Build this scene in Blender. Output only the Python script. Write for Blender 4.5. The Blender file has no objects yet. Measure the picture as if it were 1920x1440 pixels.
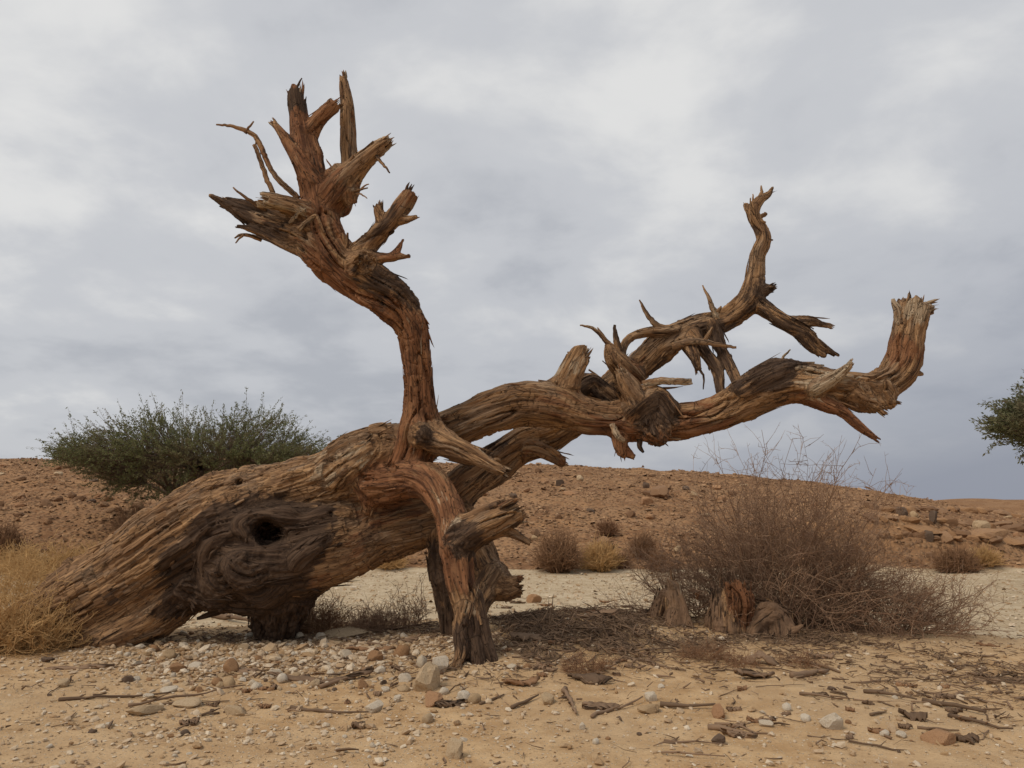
import bpy, math, random
import numpy as np
import openvdb as vdb

# ------------------------------------------------------------------ camera, sky, sun, exposure
scene = bpy.context.scene
COL = scene.collection
CAM_H, F_PX, PITCH = 1.40, 1450.0, math.atan(230 / 1450)
cam_data = bpy.data.cameras.new('camera')
cam_data.sensor_width = 36.0
cam_data.lens = F_PX / 1920 * 36.0
cam_data.clip_start, cam_data.clip_end = 0.05, 6000
cam = bpy.data.objects.new('camera', cam_data)
cam.location = (0, 0, CAM_H)
cam.rotation_euler = (math.radians(90) + PITCH, 0, 0)
COL.objects.link(cam)
scene.camera = cam

SUN_EL, SUN_AZ = math.radians(50), math.radians(-128)      # azimuth from +Y towards +X: behind and left of the camera
world = bpy.data.worlds.new('World')
scene.world = world
world.use_nodes = True


def build_world():
    nt = world.node_tree
    nt.nodes.clear()
    N, L = nt.nodes.new, nt.links.new
    out = N('ShaderNodeOutputWorld')
    bg = N('ShaderNodeBackground')
    bg.inputs['Strength'].default_value = 0.1
    sky = N('ShaderNodeTexSky')
    sky.sky_type = 'NISHITA'
    sky.sun_disc = False
    sky.sun_elevation = SUN_EL
    sky.sun_rotation = SUN_AZ
    sky.dust_density = 3.0
    tc = N('ShaderNodeTexCoord')
    sep = N('ShaderNodeSeparateXYZ')
    L(tc.outputs['Generated'], sep.inputs[0])

    def math_n(op, a, b=None, clamp=False):
        n = N('ShaderNodeMath')
        n.operation = op
        n.use_clamp = clamp
        for i, v in enumerate((a, b)):
            if v is None:
                continue
            if isinstance(v, (int, float)):
                n.inputs[i].default_value = v
            else:
                L(v, n.inputs[i])
        return n.outputs[0]
    # a cloud deck seen from below: direction projected on a high flat layer
    zz = math_n('ADD', math_n('MAXIMUM', sep.outputs['Z'], 0.0), 0.26)
    comb = N('ShaderNodeCombineXYZ')
    L(math_n('DIVIDE', sep.outputs['X'], zz), comb.inputs[0])
    L(math_n('DIVIDE', sep.outputs['Y'], zz), comb.inputs[1])

    def noise(scale, detail, rough, dist=0.0, off=(0, 0, 0), sc=(1, 1, 1)):
        m = N('ShaderNodeMapping')
        m.inputs['Location'].default_value = off
        m.inputs['Scale'].default_value = sc
        L(comb.outputs[0], m.inputs[0])
        n = N('ShaderNodeTexNoise')
        n.inputs['Scale'].default_value = scale
        n.inputs['Detail'].default_value = detail
        n.inputs['Roughness'].default_value = rough
        n.inputs['Distortion'].default_value = dist
        L(m.outputs[0], n.inputs['Vector'])
        return n.outputs['Fac']
    a = noise(0.62, 4, 0.5, 0.1, (20.1, 9.5, 0), (1, 1.0, 1))
    b = noise(2.4, 6, 0.55, 0.15, (1.7, 13.3, 0), (1, 1.0, 1))
    c = math_n('ADD', math_n('MULTIPLY', a, 0.52), math_n('MULTIPLY', b, 0.48))
    ramp = N('ShaderNodeValToRGB')
    cr = ramp.color_ramp
    cr.interpolation = 'EASE'
    cr.elements[0].position, cr.elements[0].color = 0.39, (4.0, 4.14, 4.45, 1)
    cr.elements[1].position, cr.elements[1].color = 0.62, (6.7, 6.68, 6.6, 1)
    e = cr.elements.new(0.50)
    e.color = (5.1, 5.2, 5.42, 1)
    L(c, ramp.inputs[0])
    # a thicker, bluer bank of cloud low on the right-hand side (east), lighter to the left
    side = math_n('MULTIPLY', math_n('ADD', math_n('MULTIPLY', sep.outputs['X'], 0.5), 0.5), 1.0)
    low = math_n('SUBTRACT', 1.0, math_n('DIVIDE', math_n('MAXIMUM', sep.outputs['Z'], 0.0), 0.5, clamp=True), clamp=True)
    bank = math_n('MULTIPLY', math_n('MULTIPLY', low, low), math_n('MULTIPLY', side, side))
    mixb = N('ShaderNodeMix')
    mixb.data_type = 'RGBA'
    L(math_n('MULTIPLY', bank, 2.1, clamp=True), mixb.inputs[0])
    L(ramp.outputs[0], mixb.inputs[6])
    mixb.inputs[7].default_value = (2.6, 2.78, 3.3, 1)
    mix = N('ShaderNodeMix')
    mix.data_type = 'RGBA'
    mix.inputs[0].default_value = 0.95
    L(sky.outputs[0], mix.inputs[6])
    L(mixb.outputs[2], mix.inputs[7])
    L(mix.outputs[2], bg.inputs['Color'])
    L(bg.outputs[0], out.inputs[0])


build_world()
sun_data = bpy.data.lights.new('sun', 'SUN')
sun_data.energy = 1.5
sun_data.angle = math.radians(22)
sun_data.color = (1.0, 0.87, 0.72)
sun = bpy.data.objects.new('sun', sun_data)
sun.rotation_euler = (math.radians(90) - SUN_EL, 0, -SUN_AZ + math.pi)
sun.location = (-6, -6, 12)
COL.objects.link(sun)
scene.view_settings.view_transform = 'Standard'
scene.view_settings.look = 'None'
scene.view_settings.gamma = 1.0
scene.view_settings.exposure = 0.20
scene.view_settings.use_curve_mapping = False
scene.render.engine = 'CYCLES'
scene.cycles.use_denoising = True
scene.cycles.max_bounces = 6
scene.cycles.transparent_max_bounces = 4

# ------------------------------------------------------------------ helpers
rng = np.random.default_rng(11)
random.seed(5)
_perm = rng.permutation(256).astype(np.int32)
_grad = rng.normal(size=(256, 3))
_grad = (_grad / np.linalg.norm(_grad, axis=1)[:, None]).astype(np.float32)


def perlin(p):
    p = np.asarray(p, np.float32)
    i = np.floor(p)
    f = p - i
    i = i.astype(np.int32)
    u = f * f * f * (f * (f * 6 - 15) + 10)
    x = [(i[:, 0]) & 255, (i[:, 0] + 1) & 255]
    res = np.zeros(len(p), np.float32)
    for dx in (0, 1):
        hx = _perm[x[dx]]
        wx = u[:, 0] if dx else 1 - u[:, 0]
        for dy in (0, 1):
            hy = _perm[(hx + i[:, 1] + dy) & 255]
            wy = u[:, 1] if dy else 1 - u[:, 1]
            for dz in (0, 1):
                g = _grad[_perm[(hy + i[:, 2] + dz) & 255]]
                wz = u[:, 2] if dz else 1 - u[:, 2]
                res += wx * wy * wz * (g[:, 0] * (f[:, 0] - dx) + g[:, 1] * (f[:, 1] - dy) + g[:, 2] * (f[:, 2] - dz))
    return res * 1.5


def fbm(p, octv=4, lac=2.03, gain=0.5):
    p = np.asarray(p, np.float32)
    a, s = 1.0, np.zeros(len(p), np.float32)
    for k in range(octv):
        s += a * perlin(p * lac ** k + 17.3 * k)
        a *= gain
    return s


def sstep(a, b, x):
    t = np.clip((x - a) / (b - a), 0, 1)
    return t * t * (3 - 2 * t)


CP, SP = math.cos(PITCH), math.sin(PITCH)


def ray(px, py):
    u, v = (px - 960) / F_PX, (720 - py) / F_PX
    return np.array([u, CP - v * SP, SP + v * CP])


def at(px, py, Y):
    """point on the ray through a photo pixel at ground distance Y"""
    d = ray(px, py)
    return np.array([0, 0, CAM_H]) + d * (Y / d[1])


def mpp(px, py, Y):
    """metres per photo pixel there"""
    return Y / ray(px, py)[1] / F_PX


def mesh_np(name, V, Fq=None, Ft=None, smooth=True, attrs=None):
    """mesh from arrays: quads Fq (m,4) and/or triangles Ft (k,3)"""
    me = bpy.data.meshes.new(name)
    V = np.ascontiguousarray(V, np.float32)
    loops, starts, n = [], [], 0
    if Fq is not None and len(Fq):
        loops.append(np.asarray(Fq, np.int32).ravel())
        starts.append(np.arange(len(Fq), dtype=np.int32) * 4)
        n = len(Fq) * 4
    if Ft is not None and len(Ft):
        loops.append(np.asarray(Ft, np.int32).ravel())
        starts.append(n + np.arange(len(Ft), dtype=np.int32) * 3)
    loops = np.concatenate(loops)
    starts = np.concatenate(starts)
    me.vertices.add(len(V))
    me.vertices.foreach_set('co', V.ravel())
    me.loops.add(len(loops))
    me.loops.foreach_set('vertex_index', loops)
    me.polygons.add(len(starts))
    me.polygons.foreach_set('loop_start', starts)
    me.update(calc_edges=True)
    me.polygons.foreach_set('use_smooth', np.full(len(starts), smooth))
    for k, a in (attrs or {}).items():
        a = np.ascontiguousarray(a, np.float32)
        if a.ndim == 2:
            at_ = me.attributes.new(k, 'FLOAT_VECTOR', 'POINT')
            at_.data.foreach_set('vector', a.ravel())
        else:
            at_ = me.attributes.new(k, 'FLOAT', 'POINT')
            at_.data.foreach_set('value', a)
    return me


def obj(name, me, mat=None, parent=None, loc=(0, 0, 0), rot=None, scale=None):
    o = bpy.data.objects.new(name, me)
    COL.objects.link(o)
    if mat is not None and me is not None and not me.materials:
        me.materials.append(mat)
    o.parent = parent
    o.location = loc
    if rot is not None:
        o.rotation_euler = rot
    if scale is not None:
        o.scale = scale
    return o


def tag(o, label=None, cat=None, group=None, kind=None):
    for k, v in (('label', label), ('category', cat), ('group', group), ('kind', kind)):
        if v:
            o[k] = v
    return o


def empty(name, loc):
    o = bpy.data.objects.new(name, None)
    o.empty_display_size = 0.2
    o.location = loc
    COL.objects.link(o)
    return o


class Tubes:
    """collects tapered tubes (sides 3..8) into one mesh, built with numpy"""

    def __init__(self):
        self.V, self.Q, self.T, self.A, self.n = [], [], [], [], 0

    def add(self, P, R, sides=3, val=0.0, cap=True):
        P = np.asarray(P, float)
        R = np.asarray(R, float)
        m = len(P)
        T = np.gradient(P, axis=0)
        T /= np.linalg.norm(T, axis=1)[:, None] + 1e-9
        ref = np.array([0.31, 0.77, 0.55])
        if abs(T[0] @ ref) > 0.9:
            ref = np.array([1.0, 0, 0])
        Nn = np.cross(T, ref)
        Nn /= np.linalg.norm(Nn, axis=1)[:, None] + 1e-9
        Bn = np.cross(T, Nn)
        ang = np.arange(sides) * 2 * math.pi / sides
        ring = P[:, None, :] + R[:, None, None] * (np.cos(ang)[None, :, None] * Nn[:, None, :] + np.sin(ang)[None, :, None] * Bn[:, None, :])
        self.V.append(ring.reshape(-1, 3))
        i = np.arange(m - 1)[:, None] * sides
        j = np.arange(sides)[None, :]
        k = (j + 1) % sides
        q = np.stack([i + j, i + sides + j, i + sides + k, i + k], -1).reshape(-1, 4) + self.n
        self.Q.append(q)
        self.A.append(np.full(m * sides, val))
        if cap and sides == 3:
            self.T.append(np.array([[0, 1, 2], [(m - 1) * 3 + 2, (m - 1) * 3 + 1, (m - 1) * 3]]) + self.n)
        elif cap:
            self.T.append(np.array([[0, a, a + 1] for a in range(1, sides - 1)] + [[(m - 1) * sides, (m - 1) * sides + a + 1, (m - 1) * sides + a] for a in range(1, sides - 1)]) + self.n)
        self.n += m * sides

    def mesh(self, name, off=(0, 0, 0), smooth=True):
        V = np.concatenate(self.V) - np.asarray(off)
        return mesh_np(name, V, np.concatenate(self.Q), np.concatenate(self.T) if self.T else None, smooth, {'val': np.concatenate(self.A)})


def straight_tubes(P0, P1, R, bend=0.0, rs=None, simple=False):
    """many two-segment three-sided sticks at once -> V, Q, T, per-vertex random value"""
    P0, P1, R = np.asarray(P0, np.float32), np.asarray(P1, np.float32), np.asarray(R, np.float32)
    n = len(P0)
    rs = rs or np.random.default_rng(3)
    D = P1 - P0
    Ln = np.linalg.norm(D, axis=1)
    D /= Ln[:, None] + 1e-9
    ref = rs.normal(size=(n, 3))
    A = np.cross(D, ref)
    A /= np.linalg.norm(A, axis=1)[:, None] + 1e-9
    B = np.cross(D, A)
    if simple:                                             # one tapering three-sided prism each
        V = np.zeros((n, 6, 3), np.float32)
        for a in range(3):
            t = a * 2 * math.pi / 3
            o_ = A * math.cos(t) + B * math.sin(t)
            V[:, a] = P0 + o_ * R[:, None]
            V[:, 3 + a] = P1 + o_ * (R * 0.6)[:, None]
        Q = np.array([[a, 3 + a, 3 + (a + 1) % 3, (a + 1) % 3] for a in range(3)])
        Q = (Q[None] + (np.arange(n) * 6)[:, None, None]).reshape(-1, 4)
        return V.reshape(-1, 3), Q, None, np.repeat(rs.random(n), 6)
    M = (P0 + P1) / 2 + A * (bend * Ln * rs.normal(size=n))[:, None]
    V = np.zeros((n, 9, 3), np.float32)
    for r, (c, sc) in enumerate(((P0, 1.0), (M, 0.85), (P1, 0.35))):
        for a in range(3):
            t = a * 2 * math.pi / 3
            V[:, r * 3 + a] = c + (A * math.cos(t) + B * math.sin(t)) * (R * sc)[:, None]
    Q, T = [], []
    for r in (0, 3):
        for a in range(3):
            b = (a + 1) % 3
            Q.append([r + a, r + 3 + a, r + 3 + b, r + b])
    T = [[0, 1, 2], [8, 7, 6]]
    base = (np.arange(n) * 9)[:, None, None]
    Q = (np.array(Q)[None] + base).reshape(-1, 4)
    T = (np.array(T)[None] + base).reshape(-1, 3)
    val = np.repeat(rs.random(n), 9)
    return V.reshape(-1, 3), Q, T, val


# ------------------------------------------------------------------ materials
def new_mat(name):
    m = bpy.data.materials.new(name)
    m.use_nodes = True
    nt = m.node_tree
    nt.nodes.clear()
    return m, nt


class NB:
    """small node-graph helper"""

    def __init__(self, nt):
        self.nt = nt
        self.N = nt.nodes.new
        self.L = nt.links.new

    def put(self, sock, v):
        if v is None:
            return
        if isinstance(v, bpy.types.NodeSocket):
            self.L(v, sock)
        elif isinstance(v, (tuple, list)) and len(v) == 3 and sock.type == 'RGBA':
            sock.default_value = (*v, 1)
        else:
            sock.default_value = v

    def attr(self, name, out='Fac'):
        n = self.N('ShaderNodeAttribute')
        n.attribute_name = name
        return n.outputs[out]

    def map(self, vec, scale=(1, 1, 1), loc=(0, 0, 0)):
        n = self.N('ShaderNodeMapping')
        self.put(n.inputs['Vector'], vec)
        n.inputs['Scale'].default_value = scale
        n.inputs['Location'].default_value = loc
        return n.outputs[0]

    def noise(self, vec, scale, detail=4, rough=0.55, dist=0.0):
        n = self.N('ShaderNodeTexNoise')
        self.put(n.inputs['Vector'], vec)
        n.inputs['Scale'].default_value = scale
        n.inputs['Detail'].default_value = detail
        n.inputs['Roughness'].default_value = rough
        n.inputs['Distortion'].default_value = dist
        return n.outputs['Fac']

    def voronoi(self, vec, scale, feature='F1', out='Distance'):
        n = self.N('ShaderNodeTexVoronoi')
        n.feature = feature
        self.put(n.inputs['Vector'], vec)
        n.inputs['Scale'].default_value = scale
        return n.outputs[out]

    def range(self, v, a, b, c=0.0, d=1.0):
        n = self.N('ShaderNodeMapRange')
        n.interpolation_type = 'SMOOTHSTEP'
        self.put(n.inputs[0], v)
        for k, x in enumerate((a, b, c, d)):
            n.inputs[k + 1].default_value = x
        return n.outputs[0]

    def mix(self, f, a, b, blend='MIX'):
        n = self.N('ShaderNodeMix')
        n.data_type = 'RGBA'
        n.blend_type = blend
        self.put(n.inputs[0], f)
        self.put(n.inputs[6], a)
        self.put(n.inputs[7], b)
        return n.outputs[2]

    def m(self, op, a, b=None, clamp=False):
        n = self.N('ShaderNodeMath')
        n.operation = op
        n.use_clamp = clamp
        self.put(n.inputs[0], a)
        self.put(n.inputs[1], b)
        return n.outputs[0]

    def bump(self, h, strength=0.5, dist=0.02, normal=None):
        n = self.N('ShaderNodeBump')
        n.inputs['Strength'].default_value = strength
        n.inputs['Distance'].default_value = dist
        self.put(n.inputs['Height'], h)
        if normal is not None:
            self.L(normal, n.inputs['Normal'])
        return n.outputs[0]

    def out(self, color, rough=0.9, normal=None, spec=0.25, trans=None):
        b = self.N('ShaderNodeBsdfPrincipled')
        self.put(b.inputs['Base Color'], color)
        b.inputs['Roughness'].default_value = rough
        b.inputs['Specular IOR Level'].default_value = spec
        if normal is not None:
            self.L(normal, b.inputs['Normal'])
        o = self.N('ShaderNodeOutputMaterial')
        sh = b.outputs[0]
        if trans:
            t = self.N('ShaderNodeBsdfTranslucent')
            self.put(t.inputs[0], color)
            mx = self.N('ShaderNodeMixShader')
            mx.inputs[0].default_value = trans
            self.L(sh, mx.inputs[1])
            self.L(t.outputs[0], mx.inputs[2])
            sh = mx.outputs[0]
        self.L(sh, o.inputs[0])

    def coord(self, out='Object'):
        return self.N('ShaderNodeTexCoord').outputs[out]


def mat_wood():
    """weathered dead wood; 'grain' is the point straightened along its limb (along, across, across)"""
    m, nt = new_mat('weathered_wood')
    b = NB(nt)
    g = b.attr('grain', 'Vector')
    tone, bark, pale = b.attr('tone'), b.attr('bark'), b.attr('pale')
    st = b.noise(b.map(g, (0.7, 15, 15)), 1.7, 6, 0.62, 0.5)
    st2 = b.noise(b.map(g, (2.2, 62, 62), (4, 2, 1)), 1.3, 5, 0.6, 0.3)
    bl = b.noise(b.map(g, (1, 1.6, 1.6), (1.7, 3, 8)), 3.2, 5, 0.6, 0.3)
    s_ = b.range(st, 0.30, 0.70)
    tan = b.mix(s_, (0.128, 0.068, 0.034), (0.470, 0.282, 0.140))
    tan = b.mix(b.range(bl, 0.42, 0.66, 0, 0.6), tan, (0.230, 0.132, 0.072))
    gw = b.noise(b.map(g, (0.8, 2.2, 2.2), (11, 4, 9)), 2.0, 6, 0.65, 0.4)
    tan = b.mix(b.range(gw, 0.50, 0.62, 0, 0.55), tan, b.mix(s_, (0.115, 0.078, 0.052), (0.345, 0.250, 0.168)))
    red = b.mix(s_, (0.085, 0.035, 0.018), (0.285, 0.122, 0.055))
    red = b.mix(b.range(bl, 0.45, 0.68, 0, 0.75), red, (0.34, 0.170, 0.080))
    drk = b.mix(s_, (0.040, 0.024, 0.016), (0.128, 0.080, 0.050))
    pl = b.mix(s_, (0.30, 0.215, 0.135), (0.52, 0.41, 0.28))
    ed = b.noise(b.map(g, (1.0, 4.5, 4.5), (6, 1, 2)), 2.6, 9, 0.68, 0.4)
    ed2 = b.noise(b.map(g, (1.0, 4.5, 4.5), (2, 9, 5)), 2.6, 9, 0.68, 0.4)
    jit = b.m('MULTIPLY', b.m('SUBTRACT', ed, 0.5), 1.9)
    jit2 = b.m('MULTIPLY', b.m('SUBTRACT', ed2, 0.5), 1.9)
    col = b.mix(b.range(b.m('ADD', tone, jit), 0.36, 0.62, 0, 0.9), tan, red)
    col = b.mix(b.range(b.m('ADD', pale, jit2), 0.42, 0.60), col, pl)
    col = b.mix(b.range(b.m('ADD', bark, jit), 0.40, 0.60), col, drk)
    # fibre streaks and drying checks
    col = b.mix(b.range(st2, 0.54, 0.70, 0, 0.60), col, (0.060, 0.036, 0.022))
    chk = b.noise(b.map(g, (0.9, 13, 13), (8, 8, 8)), 1.5, 3, 0.5, 1.0)
    line = b.range(b.m('ABSOLUTE', b.m('SUBTRACT', chk, 0.5)), 0.0, 0.016, 1, 0)
    col = b.mix(b.m('MULTIPLY', line, 0.75), col, (0.030, 0.019, 0.013))
    ve = b.voronoi(b.map(g, (7, 15, 15), (3, 3, 3)), 1.0, 'DISTANCE_TO_EDGE')
    crk = b.m('MULTIPLY', b.range(ve, 0.0, 0.035, 1, 0), b.range(b.noise(b.map(g, (1.2, 3, 3), (5, 5, 1)), 2.2, 3), 0.46, 0.60))
    col = b.mix(b.m('MULTIPLY', crk, 0.7), col, (0.032, 0.020, 0.013))
    # beetle holes
    vo = b.voronoi(b.map(g, (20, 30, 30)), 1.0)
    hole = b.m('MULTIPLY', b.range(vo, 0.10, 0.17, 1, 0), b.range(b.m('ADD', pale, b.m('MULTIPLY', tone, 0.5)), 0.25, 0.5))
    col = b.mix(hole, col, (0.025, 0.015, 0.01))
    mud = b.attr('mud')
    mn = b.noise(b.coord(), 7, 5, 0.6)
    col = b.mix(b.range(b.m('ADD', mud, b.m('MULTIPLY', b.m('SUBTRACT', mn, 0.5), 1.2)), 0.3, 0.75, 0, 0.85), col, b.mix(mn, (0.135, 0.078, 0.045), (0.310, 0.195, 0.118)))
    h = b.m('ADD', b.m('MULTIPLY', st, 0.9), b.m('MULTIPLY', st2, 0.5))
    h = b.m('SUBTRACT', h, b.m('MULTIPLY', line, 0.35))
    h = b.m('SUBTRACT', h, b.m('MULTIPLY', crk, 0.45))
    h = b.m('SUBTRACT', h, b.m('MULTIPLY', hole, 0.4))
    h = b.m('MULTIPLY', h, b.m('SUBTRACT', 1.0, b.m('MULTIPLY', mud, 0.75)))
    h = b.m('ADD', h, b.m('MULTIPLY', b.m('MULTIPLY', mud, mn), 0.8))
    b.out(col, 0.88, b.bump(h, 0.9, 0.022), 0.2)
    return m


def mat_twig(name, c0, c1, rough=0.9):
    m, nt = new_mat(name)
    b = NB(nt)
    v = b.attr('val')
    n = b.noise(b.coord(), 9, 3)
    f = b.m('ADD', b.m('MULTIPLY', v, 0.7), b.m('MULTIPLY', n, 0.45), True)
    b.out(b.mix(f, c0, c1), rough, None, 0.15)
    return m


def mat_leaf(name, c0, c1, c2):
    m, nt = new_mat(name)
    b = NB(nt)
    v = b.attr('val')
    n = b.noise(b.coord(), 0.9, 3)
    col = b.mix(v, c0, c1)
    col = b.mix(b.range(n, 0.5, 0.66), col, c2)
    b.out(col, 0.7, None, 0.2, 0.4)
    return m


def mat_stone(name, c0, c1, c2, per_vertex=False):
    m, nt = new_mat(name)
    b = NB(nt)
    co = b.coord()
    if per_vertex:
        v = b.attr('val')
        co = b.coord('Object')
    else:
        v = b.N('ShaderNodeObjectInfo').outputs['Random']
    n = b.noise(co, 9, 5, 0.6)
    n2 = b.noise(co, 45, 4, 0.6)
    col = b.mix(v, c0, c1)
    col = b.mix(b.range(n, 0.48, 0.70, 0, 0.8), col, c2)
    col = b.mix(b.range(n2, 0.55, 0.75, 0, 0.35), col, (0.10, 0.07, 0.045))
    b.out(col, 0.92, b.bump(b.m('ADD', n, b.m('MULTIPLY', n2, 0.4)), 0.6, 0.02), 0.2)
    return m


def mat_ground():
    m, nt = new_mat('desert_ground')
    b = NB(nt)
    co = b.coord()
    hill, wash, litter = b.attr('hill'), b.attr('wash'), b.attr('litter')
    big = b.noise(co, 0.55, 4, 0.55)
    mid = b.noise(co, 3.4, 5, 0.6)
    fine = b.noise(co, 42, 4, 0.65)
    grit = b.voronoi(co, 58)
    grit2 = b.voronoi(co, 58, out='Color')
    sand = b.mix(b.range(mid, 0.36, 0.66), (0.430, 0.272, 0.136), (0.580, 0.402, 0.222))
    sand = b.mix(b.range(big, 0.40, 0.64, 0, 0.55), sand, (0.50, 0.36, 0.215))
    sand = b.mix(b.range(fine, 0.52, 0.74, 0, 0.40), sand, (0.215, 0.125, 0.062))
    gs = b.N('ShaderNodeSeparateColor')
    b.L(grit2, gs.inputs[0])
    pick = b.m('MULTIPLY', b.range(gs.outputs[0], 0.80, 0.86), b.range(grit, 0.28, 0.42, 1, 0))
    sand = b.mix(b.m('MULTIPLY', pick, 0.75), sand, (0.62, 0.52, 0.38))
    wsh = b.mix(b.range(mid, 0.35, 0.68), (0.46, 0.355, 0.225), (0.58, 0.475, 0.325))
    wsh = b.mix(b.range(fine, 0.50, 0.72, 0, 0.45), wsh, (0.30, 0.215, 0.13))
    hl = b.mix(b.range(b.noise(co, 1.5, 6, 0.65), 0.36, 0.66), (0.205, 0.106, 0.051), (0.370, 0.210, 0.105))
    hl = b.mix(b.range(b.noise(co, 0.22, 4), 0.44, 0.62, 0, 0.7), hl, (0.370, 0.218, 0.114))
    hl = b.mix(b.range(b.noise(co, 7, 4, 0.7), 0.52, 0.70, 0, 0.55), hl, (0.115, 0.062, 0.035))
    hv = b.voronoi(co, 7.0, out='Color')
    hs = b.N('ShaderNodeSeparateColor')
    b.L(hv, hs.inputs[0])
    hd = b.voronoi(co, 7.0)
    hl = b.mix(b.m('MULTIPLY', b.range(hd, 0.30, 0.55, 1, 0), 0.75), hl, b.mix(hs.outputs[0], (0.150, 0.080, 0.042), (0.420, 0.262, 0.145)))
    jit = b.m('MULTIPLY', b.m('SUBTRACT', mid, 0.5), 0.5)
    lit = b.mix(b.range(b.noise(co, 13, 5, 0.7), 0.38, 0.62), (0.085, 0.054, 0.034), (0.270, 0.175, 0.105))
    col = b.mix(b.range(b.m('ADD', wash, jit), 0.35, 0.65), sand, wsh)
    col = b.mix(b.range(b.m('ADD', litter, b.m('MULTIPLY', jit, 1.8)), 0.35, 0.8, 0, 0.92), col, lit)
    col = b.mix(b.range(b.m('ADD', hill, jit), 0.35, 0.65), col, hl)
    h = b.m('ADD', b.m('MULTIPLY', mid, 0.8), b.m('MULTIPLY', fine, 0.30))
    h = b.m('ADD', h, b.m('MULTIPLY', pick, 0.25))
    h = b.m('ADD', h, b.m('MULTIPLY', b.m('MULTIPLY', hill, b.range(hd, 0.1, 0.6, 1, 0)), 1.6))
    b.out(col, 0.95, b.bump(h, 0.9, 0.04), 0.1)
    return m


M_WOOD = mat_wood()
M_GROUND = mat_ground()
M_WHITE = mat_stone('white_limestone', (0.56, 0.47, 0.35), (0.69, 0.61, 0.49), (0.48, 0.37, 0.24))
M_TAN = mat_stone('tan_stone', (0.43, 0.30, 0.17), (0.54, 0.41, 0.26), (0.34, 0.22, 0.12))
M_BROWN = mat_stone('brown_stone', (0.30, 0.17, 0.085), (0.38, 0.22, 0.11), (0.20, 0.11, 0.06))
M_RED = mat_stone('russet_stone', (0.36, 0.20, 0.105), (0.42, 0.25, 0.135), (0.28, 0.155, 0.085))
M_GREY = mat_stone('dark_stone', (0.12, 0.083, 0.058), (0.18, 0.122, 0.083), (0.09, 0.062, 0.045))
M_PEBBLE = mat_stone('mixed_pebbles', (0.36, 0.23, 0.12), (0.66, 0.56, 0.42), (0.46, 0.33, 0.19), True)
M_RUBBLE = mat_stone('hill_rubble', (0.185, 0.100, 0.053), (0.46, 0.29, 0.162), (0.30, 0.172, 0.090), True)
M_HILLROCK = mat_stone('hill_rock', (0.18, 0.100, 0.054), (0.33, 0.200, 0.112), (0.24, 0.138, 0.074))
M_LITTER = mat_twig('dead_litter', (0.080, 0.052, 0.034), (0.310, 0.205, 0.130))
M_STICK = mat_twig('dead_stick', (0.095, 0.060, 0.038), (0.245, 0.165, 0.105))
M_THORN = mat_twig('thorn_bush', (0.205, 0.115, 0.072), (0.440, 0.290, 0.185))
M_BRUSH = mat_twig('brown_brush', (0.170, 0.092, 0.052), (0.340, 0.200, 0.110))
M_STRAW = mat_twig('straw_grass', (0.400, 0.235, 0.098), (0.62, 0.405, 0.185))
M_RUST = mat_twig('rust_tuft', (0.190, 0.098, 0.053), (0.330, 0.190, 0.105))
M_ACBARK = mat_twig('acacia_bark', (0.085, 0.058, 0.040), (0.175, 0.122, 0.085))
M_ACLEAF = mat_leaf('acacia_leaf', (0.110, 0.124, 0.052), (0.235, 0.238, 0.108), (0.205, 0.170, 0.095))
M_ACLEAF2 = mat_leaf('acacia_leaf_pale', (0.105, 0.112, 0.056), (0.230, 0.225, 0.118), (0.180, 0.155, 0.092))

# ------------------------------------------------------------------ terrain
CREST = np.array([(-40, 3.80), (-27.8, 3.86), (-10, 3.95), (0, 3.58), (2.6, 3.55), (9.8, 3.22), (15.6, 2.75), (21.4, 1.95), (25.5, 1.20), (29, 0.62), (40, 0.2)])


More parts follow.
